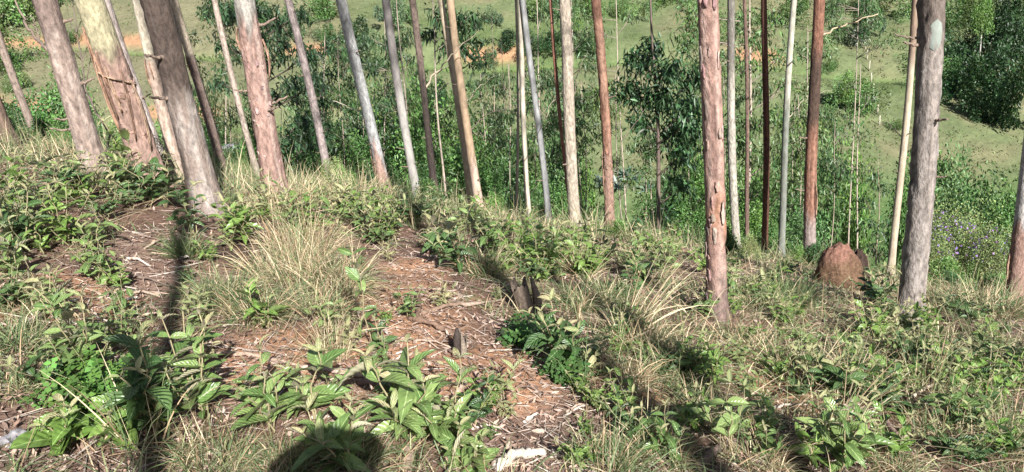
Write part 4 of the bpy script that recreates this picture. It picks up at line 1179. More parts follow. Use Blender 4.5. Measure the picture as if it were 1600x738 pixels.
def small_plant(px, py, kind, sc, where):
    B = ground_at(px, py)
    t = thing('leafy_plant', SPL[kind] + ' ' + where, 'plant', B - np.array([0, 0, .01]), 'leafy plants ' + where, random.uniform(0, 6.28), sc)
    for nm, me in zip(('foliage', 'young_leaves', 'stem'), SP[kind]): obj(nm, me, t)
def sp_region(x0, x1, y0, y1, n, kinds, s0, s1, where):
    for _ in range(int(n * .8)):
        px, py = random.uniform(x0, x1), random.uniform(y0, y1)
        if 1255 < px < 1352 and py < 540: continue
        small_plant(px, py, random.choice(kinds), random.uniform(s0 * .7, s1) * .8, where)
sp_region(440, 620, 318, 385, 44, [0, 1, 2, 5, 2, 0], .8, 1.25, 'between the dry grass mound and the pale bluish trunk')
sp_region(590, 780, 335, 395, 34, [0, 1, 2, 3, 5], .8, 1.25, 'between the near-black slender trunk and the bare soil')
sp_region(770, 900, 375, 440, 26, [0, 2, 1, 3, 2], .8, 1.2, 'between the weathered stump and the cream trunks')
sp_region(900, 1100, 385, 450, 34, [0, 2, 3, 4, 2], .8, 1.2, 'between the pale tan knobbly trunk and the flaky pinkish one')
sp_region(0, 170, 290, 390, 26, [2, 3, 3, 0], .8, 1.2, 'on the bank before the dark brown leaning trunk')
sp_region(170, 320, 265, 330, 24, [3, 3, 2, 0], .8, 1.2, 'before the feet of the yellow peeled trunk and its neighbours')
sp_region(1130, 1280, 420, 500, 22, [0, 2, 3, 1], .8, 1.1, 'between the flaky pinkish trunk and the termite mound')
sp_region(1280, 1420, 460, 540, 20, [0, 1, 3, 2], .8, 1.1, 'below the termite mound')
sp_region(1430, 1600, 480, 610, 26, [2, 2, 3, 0], .8, 1.1, 'between the thick grey-brown trunk and the white-topped one')
sp_region(330, 440, 320, 370, 10, [2, 0, 1], .8, 1.1, 'between the thickest trunk and the pinkish rough one')
sp_region(0, 320, 400, 620, 26, [2, 3, 0, 0], .5, .8, 'on the litter left of the long trunk shadow')
sp_region(300, 620, 380, 640, 22, [2, 0, 0, 1], .45, .75, 'round the dry grass mound')
sp_region(620, 960, 440, 735, 22, [2, 0, 3, 1], .4, .7, 'on the litter near the weathered stump')
sp_region(900, 1150, 560, 735, 14, [2, 0, 3, 4], .45, .8, 'in the grass beside the long shadow')
sp_region(1150, 1420, 500, 640, 22, [2, 0, 3, 2, 1], .55, .95, 'on the grassy slope below the termite mound')
sp_region(1400, 1600, 560, 735, 20, [2, 2, 3, 0], .55, .95, 'on the grassy slope below the white-topped trunk')
sp_region(880, 1600, 470, 735, 40, [2, 2, 0, 3, 4], .55, 1.05, 'scattered in the grass between the flaky pinkish and thick grey-brown trunks')
sp_region(960, 1130, 500, 600, 10, [2, 3, 0, 2], .5, .8, 'below the flaky pinkish trunk')
sp_region(1150, 1500, 560, 720, 16, [2, 3, 0], .5, .8, 'in the sedge of the open slope')

# small-leaved bushes (trefoil-like leaflets)
def trefoil(px, py, wpx, hpx, label, n, leafpx, col):
    B = ground_at(px, py); s = depth_of(B) / FPX
    root = thing('trefoil_bush', label, 'bush', B)
    g = np.random.default_rng(int(px))
    st = Acc(); Vs, Qs, Cs, k = [], [], [], 0
    for q in range(14):
        a, r = g.uniform(0, 6.28), g.uniform(.2, 1) * wpx * s * .5
        e = np.array([math.cos(a) * r, math.sin(a) * r, hpx * s * g.uniform(.4, 1) * (1.1 - .4 * r / (wpx * s * .5))])
        P = np.stack([[0, 0, 0], e * [.4, .4, .6], e]); V, Q, T = tube(P, [.003, .002, .001], 5); st.add(V, Q, T, (.2, .2, .1))
        for j in range(n // 14):
            f = g.uniform(.25, 1)
            c = np.array([np.interp(f, [0, .5, 1], P[:, i]) for i in range(3)]) + g.normal(0, .028, 3)
            nrm = unit(np.array([g.normal(0, .35), g.normal(-.2, .35), 1]))
            a1 = unit(np.cross(nrm, [1, .2, 0])); a2 = np.cross(nrm, a1)
            R_ = leafpx * s * g.uniform(.7, 1.2) * .5; t0 = g.uniform(0, 6.28)
            cc = jit(col, 1, .22, g)[0]
            for z in range(3):
                d = math.cos(t0 + z * 2.09) * a1 + math.sin(t0 + z * 2.09) * a2; o = np.cross(nrm, d)
                L = R_ * 1.5
                Vs.append(np.stack([c, c + d * L * .5 + o * L * .42 + nrm * .003, c + d * L * 1.02, c + d * L * .5 - o * L * .42 + nrm * .003])); Cs.append(np.tile(cc, (4, 1)))
    V = np.vstack(Vs); Q = np.arange(len(V)).reshape(-1, 4)
    obj('foliage', mk('foliage', V, Q, 'foliage', np.vstack(Cs), smooth=False), root)
    obj('stem', st.mesh('stem', 'smooth_bark'), root)
trefoil(175, 640, 200, 120, 'bush of tiny round leaflets among the broad-leaved plants', 420, 15, (.10, .20, .045))
trefoil(825, 540, 110, 50, 'low dark bush of small round leaflets at the foot of the weathered stump', 200, 14, (.06, .125, .035))
trefoil(880, 600, 80, 50, 'low patch of small leaflets under the dark plant', 140, 13, (.06, .12, .035))

# purple-flowered shrubs on the right
for px, py, dp in ((1475, 352, 14), (1500, 362, 13.5), (1560, 378, 13), (1462, 372, 13)):
    p = at_depth(px, py, dp); gz = float(H(p[0], p[1]))
    t = bush((p[0], p[1], gz), (.45, .45, max(.5, p[2] - gz)), 5, 'scrubby bush with purple flowers right of the thick grey-brown trunk', 'purple flowering bushes', name='flowering_bush')
    n = 70
    d = unit(rng.standard_normal((n, 3))); d[:, 2] = np.abs(d[:, 2])
    P = (d * [.8, .8, .6] + [0, 0, .62]) * [1, 1, 2.4 if t.children[0].data in [q[0] for q in TALL] else 1]
    V, T, C = leaf_cloud(P, rng.standard_normal((n, 3)), .10, .10, jit((.28, .17, .42), n, .2)); obj('flower', mk('flower', V, None, 'petal', C, smooth=False, T=T), t)['kind'] = 'stuff'

# ------------------------------------------------------------------ grasses
DRY = np.array([.56, .47, .31]); DRY2 = np.array([.43, .31, .19]); GRN = np.array([.12, .175, .075]); YGR = np.array([.24, .27, .13]); DGR = np.array([.065, .125, .055])
def blade_colors(n, dry, g=rng, green=GRN):
    u = g.random((n, 1)); v = g.random((n, 1))
    dry = dry * .78
    c = np.where(u < dry, np.where(v < .6, DRY, DRY2), np.where(v < .7, green, YGR))
    return np.clip(c * g.uniform(.65, 1.25, (n, 1)), .02, .9)

def tussock(px, py, rpx, hpx, dry, n, label, spread=.7, droop=.8, width=.004, green=GRN, lean=(0, 0), name='grass_tussock', group='grass tussocks on the slope'):
    B = ground_at(px, py); s = depth_of(B) / FPX
    g = np.random.default_rng(int(px * 7 + py))
    if px > 900: hpx *= .82; n = int(n * .85)
    if 300 < px < 600 and py > 380: rpx *= 1.15; hpx *= 1.2
    r = rpx * s
    a = g.uniform(0, 6.28, n); q = np.sqrt(g.random(n)) * r * .55
    x, y = np.cos(a) * q, np.sin(a) * q
    z = H(B[0] + x, B[1] + y) - B[2] - .01
    P = np.stack([x, y, z], -1)
    sp_ = spread * 1.35 if n > 100 else spread
    D = np.stack([np.cos(a) * sp_ * g.random(n) + lean[0], np.sin(a) * sp_ * g.random(n) + lean[1], np.ones(n)], -1) + g.normal(0, .42 if n > 100 else .15, (n, 3))
    L = hpx * s * g.uniform(.3, 1.15, n)
    V, Q, C = blades(P, D, L, width * .8 * g.uniform(.6, 1.4, n) * max(1, s * 350), blade_colors(n, dry, g, green), droop * g.uniform(.4, 1.6, n), 5)
    o = obj(name, mk(name, V, Q, 'grass_blade', C, smooth=False), None, B)
    return tag(o, label, 'grass', group)
TL = [
 (345, 470, 60, 70, .25, 700, 'green tussock beside the trunk shadow, left edge of the dry grass mound', .9, 1.2),
 (400, 490, 70, 60, .55, 700, 'half-dry tussock low on the dry grass mound', 1.0, 1.3),
 (450, 440, 80, 80, .85, 1000, 'large straw-coloured tussock on the dry grass mound', .9, 1.2),
 (520, 450, 80, 80, .75, 1000, 'straw and green tussock on the side of the dry grass mound facing the sapling', .9, 1.2),
 (500, 490, 70, 60, .6, 700, 'mixed tussock low on the dry grass mound above the straw stub', 1.0, 1.2),
 (470, 400, 70, 80, .95, 600, 'bleached tussock at the top of the dry grass mound', .7, .9),
 (520, 560, 32, 62, .95, 260, 'upright bundle of cut straw below the dry grass mound', .18, .25),
 (40, 480, 70, 60, .3, 700, 'green tussock on the litter bank above the leafy plants', 1.0, 1.3),
 (30, 540, 80, 70, .2, 900, 'broad green tussock beside the tall leafy plant', 1.0, 1.2),
 (20, 610, 60, 60, .35, 500, 'green tussock below the broad one', 1.0, 1.1),
 (330, 730, 80, 70, .4, 800, 'green and straw tussock beneath the bushy ribbed plant', .9, 1.2),
 (440, 735, 60, 60, .4, 350, 'green tussock at the edge of the viewer\'s shadow', .9, 1.2),
 (560, 730, 50, 70, .3, 300, 'thin grass tussock inside the viewer\'s shadow', .8, 1.0),
 (905, 430, 34, 75, .97, 420, 'upright straw clump at the foot of the pale tan knobbly trunk', .3, .5),
 (760, 430, 50, 60, .6, 500, 'mixed tussock between the dark plant and the weathered stump', .8, 1.1),
 (950, 470, 70, 66, .4, 1100, 'hairy grey-green tussock right of the weathered stump', 1.0, 1.3),
 (900, 480, 50, 60, .5, 600, 'hairy tussock close to the weathered stump', 1.0, 1.2),
 (1000, 420, 60, 50, .4, 500, 'grey-green tussock below the orange-red trunk', .9, 1.1),
 (1000, 545, 70, 90, .9, 800, 'dense straw tussock at the foot of the arching dry grass', .7, .9),
 (985, 600, 50, 80, .9, 450, 'straw tussock hanging over the shaded hollow', .8, 1.3),
 (1070, 590, 80, 100, .2, 1000, 'big green tussock spilling downhill below the arching dry grass', 1.0, 1.4),
 (1110, 660, 70, 90, .3, 700, 'green tussock below the big spilling one', 1.0, 1.3),
 (1190, 480, 60, 70, .35, 600, 'green tussock right of the flaky pinkish trunk', .9, 1.0),
 (1225, 470, 70, 75, .05, 900, 'lush dark green tussock left of the termite mound', .8, 1.0),
 (1180, 540, 70, 60, .7, 700, 'dry tussock below the flaky pinkish trunk', .9, 1.2),
 (1250, 590, 80, 80, .7, 900, 'dry sedge tussock on the open slope', .9, 1.1),
 (1330, 600, 80, 90, .65, 900, 'dry sedge tussock with long stalks on the open slope', .9, 1.0),
 (1420, 570, 80, 80, .5, 900, 'mixed tussock below the thick grey-brown trunk', .9, 1.0),
 (1460, 480, 60, 70, .6, 600, 'straw tussock at the right foot of the thick grey-brown trunk', .9, 1.0),
 (1540, 490, 80, 90, .6, 900, 'tall mixed tussock between the thick grey-brown trunk and the white-topped one', .9, .9),
 (1560, 560, 70, 80, .5, 700, 'mixed tussock above the spreading bright plant', .9, 1.0),
 (1570, 690, 80, 110, .4, 800, 'tall green tussock below the spreading bright plant', .8, .9),
 (1470, 680, 80, 80, .7, 800, 'dry tussock on the open slope below the spreading bright plant', .9, 1.1),
 (1180, 720, 80, 80, .8, 800, 'dry sedge tussock beside the shiny-leaved plant', .9, 1.2),
 (1390, 730, 80, 70, .6, 700, 'mixed tussock below the plant with pale leaf undersides', .9, 1.2),
 (950, 725, 70, 90, .4, 600, 'yellow-green tussock right of the bleached log', .8, .9),
 (1040, 720, 70, 80, .5, 600, 'mixed tussock in the shaded hollow', .9, 1.1),
 (360, 330, 50, 70, .3, 500, 'tall green tussock right of the thickest trunk', .6, .8),
 (445, 350, 40, 90, .95, 380, 'tall straw against the foot of the pinkish rough-barked trunk', .5, .7),
 (560, 325, 70, 75, .85, 600, 'tall straw tussock along the crest below the pale bluish trunk', .7, .8),
 (490, 320, 50, 60, .8, 450, 'straw tussock along the crest below the mauve-grey trunk', .7, .8),
 (630, 340, 40, 70, .3, 400, 'tall green tussock at the foot of the mid-grey trunk', .5, .7),
 (790, 360, 60, 60, .6, 500, 'mixed tussock along the crest below the cream trunk', .8, .9),
 (100, 245, 50, 50, .7, 400, 'straw tussock behind the thick pale trunk', .8, 1.0),
 (130, 285, 60, 40, .6, 400, 'low straw tussock before the thick pale trunk', .9, 1.1),
 (290, 400, 34, 60, .05, 420, 'dark green spiky tussock in the trunk shadow at the foot of the thickest trunk', .5, .7),
]
for a in TL:
    tussock(*a)

# the long arching dry grass
tussock(985, 520, 30, 190, 1.0, 70, 'clump of long dry stalks arching toward the flaky pinkish trunk', .35, .75, .0065, lean=(.75, .25))
tussock(1330, 655, 30, 190, 1.0, 26, 'few long pale stalks leaning over the open slope', .35, .6, .006, lean=(.9, .3))
tussock(1010, 700, 40, 150, .6, 40, 'few long yellow-green stalks over the shaded hollow', .7, .6, .005)
tussock(1450, 610, 60, 130, .6, 60, 'few long upright stalks below the thick grey-brown trunk', .5, .4, .005)
tussock(230, 700, 60, 170, .6, 30, 'few long bent stalks rising from the dark ribbed plant', .6, .5, .005)

BARE = [(635, 485, 65, 60), (665, 430, 60, 35), (620, 580, 85, 32), (790, 650, 85, 75), (700, 540, 100, 45), (235, 400, 60, 45), (150, 450, 50, 25), (380, 560, 70, 30), (870, 690, 50, 50)]
def bare_mask(P):
    px, py, d = project(P)
    m_ = np.zeros(len(P))
    for bx, by, rx, ry in BARE: m_ = np.maximum(m_, np.exp(-(((px - bx) / rx) ** 2 + ((py - by) / ry) ** 2) ** 2))
    return m_
BARE_W = [(ground_at(bx, by), ground_at(bx + rx, by), ground_at(bx, by - ry)) for bx, by, rx, ry in BARE]
def bare_world(x, y):
    m_ = np.zeros(len(x))
    for c, e, f in BARE_W:
        rx = abs(e[0] - c[0]) + .05; ry = abs(f[1] - c[1]) + .05
        m_ = np.maximum(m_, np.exp(-(((x - c[0]) / rx) ** 2 + ((y - c[1]) / ry) ** 2) ** 2))
    return m_

def scatter_grass(name, label, n, dry, hmin, hmax, seed, thresh, ymax=13.5):
    g = np.random.default_rng(seed)
    y = 1.2 + (ymax - 1.2) * g.random(n) ** 1.1; x = g.uniform(-1, 1, n) * (1.2 + .82 * y)
    # tufts: pull blades together
    k = n // 14
    cx, cy = x[:k], y[:k]
    ix = g.integers(0, k, n)
    sp = .03 + .05 * g.random(n)
    x = cx[ix] + g.normal(0, 1, n) * sp; y = cy[ix] + g.normal(0, 1, n) * sp
    dens = fbm(cx * .9, cy * .9, seed=seed)[ix] - 1.1 * bare_world(x, y) + .14
    dens += .10 * sstep(4, 8, y) - .06 * sstep(0, 2, x) * sstep(6, 3, y)
    kp = dens > thresh
    x, y, ix = x[kp], y[kp], ix[kp]; n = len(x)
    P = np.stack([x, y, H(x, y) - .005], -1)
    off = np.stack([x - cx[ix], y - cy[ix], 0 * x], -1) * 6
    D = off + g.normal(0, .6, (n, 3)) * [1, 1, .4] + [0, 0, .8]
    hs = g.uniform(.5, 1.3, len(cx))[ix]
    V, Q, C = blades(P, D, g.uniform(hmin, hmax, n) * hs, g.uniform(.0025, .005, n) * np.interp(y, [2, 8, 13], [1, 1.8, 2.8]), blade_colors(n, dry, g), g.uniform(.5, 1.7, n), 4)
    tag(obj(name, mk(name, V, Q, 'grass_blade', C, smooth=False)), label, 'grass', kind='stuff')
scatter_grass('dry_grass', 'thin dry straw grass growing all over the slope', 40000, .62, .08, .24, 71, .08)
scatter_grass('green_grass', 'thin green grass growing among the straw over the slope', 44000, .12, .08, .24, 72, .0)
scatter_grass('crest_grass', 'taller mixed grass along the crest and under the trunks', 16000, .5, .18, .45, 73, .35)

def band_grass():
    g = np.random.default_rng(91); n = 15000
    y = g.uniform(6.2, 13.5, n); x = g.uniform(-1, 1, n) * (1 + .8 * y)
    k = n // 9; ix = g.integers(0, k, n)
    x, y = x[ix] + g.normal(0, .07, n), y[ix] + g.normal(0, .07, n)
    kp = fbm(x * .7, y * .7, seed=92) > -.1
    x, y, ix = x[kp], y[kp], ix[kp]; n = len(x)
    P = np.stack([x, y, H(x, y) - .01], -1)
    L = g.uniform(.2, .6, n) * g.uniform(.45, 1.05, k)[ix]
    dryk = g.random(k)[ix]
    C0 = np.where((dryk < .28)[:, None], DRY, np.where((dryk < .7)[:, None], YGR, GRN)) * g.uniform(.6, 1.2, (n, 1))
    V, Q, C = blades(P, g.normal(0, .3, (n, 3)) + [0, 0, 1], L, g.uniform(.004, .009, n), C0, g.uniform(.2, 1.1, n), 4)
    tag(obj('tall_grass', mk('tall_grass', V, Q, 'grass_blade', C, smooth=False)), 'tall thin grass standing round the feet of the trunks', 'grass', kind='stuff')
    g2 = random.Random(5)
    for q in range(46):
        px, dp = g2.uniform(0, 1600), g2.uniform(8.5, 12.5)
        p = at_depth(px, 350, dp); z = float(H(p[0], p[1])); r = g2.uniform(.12, .24); k = g2.choice([0, 1, 1, 3, 5, 2])
        bush((p[0], p[1], z - .02), (r, r, r * g2.uniform(.9, 1.5)), k, ['dark', 'green', 'narrow-leaved', 'bright', 'dark', 'olive'][k] + ' knee-high shrub at the crest beside ' + near_mark(px), 'knee-high shrubs along the crest', name='low_shrub', cat='shrub')
    # matted straw lying between the clumps
    n = 16000
    y = 1.3 + 8 * g.random(n) ** 1.2; x = g.uniform(-1, 1, n) * (1.2 + .82 * y)
    kp = (fbm(x * 1.1, y * 1.1, seed=95) + .25 * sstep(0, 1.5, x) - .9 * bare_world(x, y)) > 0
    x, y = x[kp], y[kp]; n = len(x)
    a = g.uniform(0, 6.28, n) ; D = np.stack([np.cos(a), np.sin(a), g.uniform(.0, .45, n)], -1)
    P = np.stack([x, y, H(x, y) + g.uniform(.004, .05, n)], -1)
    V, Q, C = blades(P, D, g.uniform(.1, .4, n), g.uniform(.0018, .0038, n), np.where(g.random((n, 1)) < .7, DRY2 * .8, DRY * .9) * g.uniform(.4, 1.1, (n, 1)), g.uniform(.1, .6, n), 4)
    V[:, 2] = np.maximum(V[:, 2], H(V[:, 0], V[:, 1]) + .004)
    tag(obj('straw_thatch', mk('straw_thatch', V, Q, 'grass_blade', C, smooth=False)), 'matted dead straw lying between the grass clumps', 'straw', kind='stuff')
band_grass()

# ------------------------------------------------------------------ litter
def litter():
    g = np.random.default_rng(81)
    def spots(n, ymax, bias):
        y = 1.2 + (ymax - 1.2) * g.random(n) ** 1.25; x = g.uniform(-1, 1, n) * (1.2 + .82 * y)
        dens = fbm(x * .9, y * .9, seed=82) * .6 + bias + 1.3 * bare_world(x, y) + .35 * g.standard_normal(n)
        kp = dens > 0
        x, y = x[kp], y[kp]
        return np.stack([x, y, H(x, y) + g.uniform(.001, .022, len(x))], -1)
    # curled dead leaves
    P = spots(62000, 8, .05); n = len(P)
    D = g.standard_normal((n, 3)) * [1, 1, .28]
    pal = np.array([(.38, .26, .19), (.43, .315, .245), (.27, .175, .13), (.50, .39, .32), (.15, .10, .08), (.40, .28, .23)])
    c = pal[g.integers(0, 6, n)] * g.uniform(.5, 1.05, (n, 1))
    L = g.uniform(.012, .05, n)
    D = unit(D); up = unit(g.standard_normal((n, 3)) * .35 + [0, 0, 1]); S = unit(np.cross(D, up)); U = np.cross(S, D)
    W = (L * g.uniform(.18, .42, n))[:, None]; L = L[:, None]; curl = g.uniform(-.1, .5, (n, 1))
    V = np.stack([P - D * L * .5, P + S * W * .5 + U * W * curl - D * L * .05, P, P - S * W * .5 + U * W * curl - D * L * .05, P + D * L * .5 + U * L * .15], 1).reshape(-1, 3)
    b = np.arange(n)[:, None] * 5
    T = np.concatenate([b + [0, 2, 1], b + [0, 3, 2], b + [1, 2, 4], b + [2, 3, 4]], 0)
    tag(obj('leaf_litter', mk('leaf_litter', V, None, 'litter', np.repeat(c, 5, 0), smooth=False, T=T)), 'curled dead leaves carpeting the slope', 'leaf litter', kind='stuff')
    # shreds of bark and twigs: thin ribbons lying down
    P = spots(34000, 8.5, .1); n = len(P)
    a = g.uniform(0, 6.28, n)
    D = np.stack([np.cos(a), np.sin(a), g.normal(0, .12, n)], -1)
    D[:, 2] += -.30 * D[:, 0] - np.interp(P[:, 1], [0, 9], [.034, .31]) * D[:, 1]
    pal = np.array([(.42, .31, .24), (.27, .185, .14), (.54, .44, .37), (.13, .09, .07), (.62, .55, .47)])
    c = pal[g.integers(0, 5, n)] * g.uniform(.45, 1.0, (n, 1))
    V, Q, C = blades(P - unit(D) * .06, D, g.uniform(.04, .26, n), g.uniform(.0015, .005, n), c, g.uniform(-.1, .15, n), 4)
    V[:, 2] = np.maximum(V[:, 2], H(V[:, 0], V[:, 1]) + .003)
    tag(obj('bark_litter', mk('bark_litter', V, Q, 'litter', C, smooth=False)), 'shreds of bark and thin twigs strewn over the slope', 'bark litter', kind='stuff')
litter()

# ------------------------------------------------------------------ logs, sticks and stumps
def stick(pts_px, r0px, r1px, col, label, name='fallen_stick', lift=.02, group=None, cat='stick', seg=10, flat=1.0, mat='dead_wood'):
    G = [ground_at(a, b) for a, b in pts_px]
    s = depth_of(G[0]) / FPX
    P = np.array(G); P[:, 2] += r0px * s * .7 + lift * np.sin(np.linspace(0, 3.14, len(P)))
    B = P[0].copy(); B[2] = float(H(B[0], B[1]))
    k = np.linspace(0, 1, len(P)); tt = np.linspace(0, 1, 18)
    Q_ = np.stack([np.interp(tt, k, P[:, i]) for i in range(3)], -1) - B
    Q_[1:-1] += rng.normal(0, r0px * s * .12, (16, 3))
    rad = np.interp(tt, [0, 1], [r0px * s, r1px * s]) * (1 + .15 * rng.standard_normal(18))
    V, Q, T = tube(Q_, np.abs(rad), seg)
    V = V + .25 * r0px * s * np.stack([noise(V[:, 0] * 40, V[:, 1] * 40, V[:, 2] * 40, seed=q) for q in (1, 2, 3)], -1)
    c = np.asarray(col) * (1 + .3 * fbm(V[:, 0] * 25, V[:, 1] * 25, V[:, 2] * 25, seed=9))[:, None]
    o = obj(name, mk(name, V, Q, mat, np.clip(c, .01, .9), T=T), None, B)
    return tag(o, label, cat, group)
stick([(775, 735), (805, 724), (850, 712)], 10, 7, (.55, .48, .40), 'bleached pale log lying beside the yellow-green tussock', 'fallen_log', cat='log')
stick([(952, 632), (972, 622), (996, 612)], 5, 4, (.58, .53, .46), 'short white stick in the shaded hollow')
stick([(452, 384), (470, 376), (492, 366)], 5, 4, (.58, .52, .45), 'short white stick on top of the dry grass mound', lift=.05)
stick([(632, 740), (645, 705), (662, 672)], 9, 6, (.28, .21, .16), 'grey-brown root lying by the broken stub', cat='root', name='root')
stick([(640, 500), (672, 512), (722, 532)], 5, 3, (.20, .13, .095), 'dark curved stick along the bare orange soil')
stick([(652, 460), (656, 485), (652, 498)], 4, 3, (.17, .11, .08), 'short dark forked stick on the bare orange soil')
stick([(660, 492), (700, 484), (760, 474)], 4, 2, (.22, .15, .11), 'long dark stick pointing at the weathered stump')
stick([(700, 470), (730, 484), (790, 470)], 3, 2, (.30, .23, .18), 'thin grey stick below the dark plant')
stick([(120, 470), (60, 505), (10, 520)], 4, 3, (.36, .29, .23), 'grey stick lying above the green tussock')
stick([(90, 500), (140, 520), (190, 545)], 3, 2, (.40, .33, .27), 'thin pale stick among the leafy plants')
stick([(560, 600), (620, 612), (680, 625)], 5, 3, (.26, .18, .14), 'brown stick across the litter above the ribbed plants')
stick([(470, 575), (530, 590), (600, 596)], 4, 3, (.40, .30, .24), 'pale brown stick below the upright straw bundle')
stick([(330, 555), (390, 562), (470, 575)], 4, 3, (.36, .26, .2), 'long stick on the litter below the compact bright plant')
stick([(1160, 700), (1180, 660), (1215, 620)], 7, 4, (.13, .095, .075), 'dark bent branch in the hollow on the open slope')
stick([(1090, 735), (1130, 700), (1170, 690)], 7, 5, (.16, .12, .10), 'dark log end in the hollow on the open slope')
stick([(1400, 640), (1450, 610), (1520, 585)], 3, 2, (.45, .38, .28), 'long thin pale stick on the open slope')
stick([(1370, 650), (1400, 690), (1430, 720)], 5, 3, (.26, .18, .15), 'brown stick below the long thin pale one')
stick([(10, 700), (35, 690), (60, 700)], 10, 6, (.24, .23, .24), 'grey flat wood chip below the round-leaved plant', 'wood_chip', cat='wood chip')
for i in range(34):
    x0, y0 = random.choice([(random.uniform(520, 900), random.uniform(520, 735)), (random.uniform(120, 300), random.uniform(370, 500)), (random.uniform(900, 1590), random.uniform(540, 735))])
    a = random.uniform(-.7, .7); L = random.uniform(25, 75)
    stick([(x0, y0), (x0 + L * .5 * math.cos(a), y0 + L * .4 * math.sin(a)), (x0 + L * math.cos(a), y0 + L * .8 * math.sin(a))], random.uniform(1.5, 3.2), 1.2, random.choice([(.36, .27, .21), (.22, .15, .12), (.48, .41, .34), (.15, .11, .09)]), 'small loose stick lying in the litter', group='loose sticks in the litter', seg=7)

# flat pieces of shed bark lying about
BARKP = []
for i in range(5):
    g = np.random.default_rng(300 + i)
    nu, nv = 7, 4
    V = []
    for u in np.linspace(-.5, .5, nu):
        wv = .16 * (1 + .3 * g.standard_normal()) * (1 - (2 * abs(u)) ** 3 * .6)
        for v in np.linspace(-1, 1, nv): V.append((u, v * wv, .05 * math.cos(u * 4) + .10 * v * v + .015 * g.standard_normal()))
    ii = np.arange(nu - 1)[:, None] * nv + np.arange(nv - 1)[None]
    Q = np.stack([ii, ii + nv, ii + nv + 1, ii + 1], -1).reshape(-1, 4)
    BARKP.append(mk('bark_piece', V, Q, 'litter', np.tile([(.42, .31, .25), (.30, .21, .165), (.50, .43, .37), (.36, .25, .2), (.22, .16, .13)][i], (nu * nv, 1)) * g.uniform(.85, 1.15, (nu * nv, 1)), smooth=False))
for i in range(80):
    z = random.random()
    if z < .6: px, py = random.uniform(480, 900), random.uniform(500, 737)
    elif z < .75: px, py = random.uniform(100, 320), random.uniform(370, 500)
    else: px, py = random.uniform(900, 1600), random.uniform(560, 737)
    p = ground_at(px, py)
    o = obj('bark_piece', BARKP[i % 5], None, p + np.array([0, 0, .012])); L = random.uniform(.03, .09)
    o.scale = (L, L * random.uniform(.6, 1.2), L)
    o.rotation_euler = (random.gauss(0, .25), random.gauss(0, .2), random.uniform(0, 6.28))
    tag(o, 'curled piece of shed bark lying in the litter', 'bark', 'pieces of shed bark in the litter')

def stump(px, py, wpx, hpx, label, col, seed, lean=(0, 0), jag=.35, name='stump'):
    B = ground_at(px, py); s = depth_of(B) / FPX
    r, h = .5 * wpx * s, hpx * s * 1.0
    root = thing(name, label, 'stump', B)
    seg, rows = 26, 16
    a = np.arange(seg) / seg * 2 * math.pi
    jt = 1 - jag * (.5 + .5 * noise(np.cos(a) * 2.5 + seed, np.sin(a) * 2.5, seed=seed)) - .15 * jag * rng.random(seg)
    V = []; C = []
    for k in range(rows):
        f = k / (rows - 1)
        z = -.05 + (h * jt + .05) * f
        rr = r * (1 + .35 * math.exp(-f * 7) - .12 * f) * (1 + .16 * noise(np.cos(a) * 3.5, np.sin(a) * 3.5, f * 1.5 + 0 * a, seed=seed + 1) + .08 * noise(np.cos(a) * 9, np.sin(a) * 9, f * 2 + 0 * a, seed=seed + 2))
        V.append(np.stack([np.cos(a) * rr + lean[0] * f * h, np.sin(a) * rr + lean[1] * f * h, z], -1))
        C.append(np.asarray(col) * (1 + .4 * noise(np.cos(a) * 7, np.sin(a) * 7, f * 2 + 0 * a, seed=seed + 3))[:, None])
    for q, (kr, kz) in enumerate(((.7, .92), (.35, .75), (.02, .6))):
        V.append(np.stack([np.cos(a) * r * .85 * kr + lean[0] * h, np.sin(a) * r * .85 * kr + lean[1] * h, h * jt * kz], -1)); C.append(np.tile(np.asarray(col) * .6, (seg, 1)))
    V = np.vstack(V); C = np.vstack(C); rows += 3
    i = np.arange(rows - 1)[:, None] * seg + np.arange(seg)[None]; j = np.arange(rows - 1)[:, None] * seg + (np.arange(seg)[None] + 1) % seg
    obj('wood', mk('wood', V, np.stack([i, j, j + seg, i + seg], -1).reshape(-1, 4), 'dead_wood', np.clip(C, .01, .8), smooth=False), root)
    return root, r, h
st, r_, h_ = stump(824, 490, 28, 66, 'weathered grey split stump with a jagged top', (.135, .105, .082), 4, (-.12, .05), .4)
V, Q, T = tube([[r_ * 1.3, 0, -.02], [r_ * 1.25, .02, h_ * .4], [r_ * .9, .03, h_ * .85]], [.03, .024, .008], 8)
obj('splinter', mk('splinter', V, Q, 'dead_wood', np.tile((.17, .13, .10), (len(V), 1)), T=T), st)
st2, r2, h2 = stump(722, 556, 13, 56, 'pale splintered stub with charred side on the litter', (.20, .165, .13), 9, (.12, 0), .8)
V, Q, T = tube([[-r2 * 1.2, 0, -.02], [-r2 * .7, .01, h2 * .5], [-r2 * .2, .0, h2 * .85]], [.022, .018, .008], 8)
obj('charred_side', mk('charred_side', V, Q, 'dead_wood', np.tile((.05, .04, .035), (len(V), 1)), T=T), st2)
stump(652, 690, 17, 60, 'brown broken stub with ribbed leaves sprouting round it', (.30, .215, .16), 14, (-.15, .0), .3)

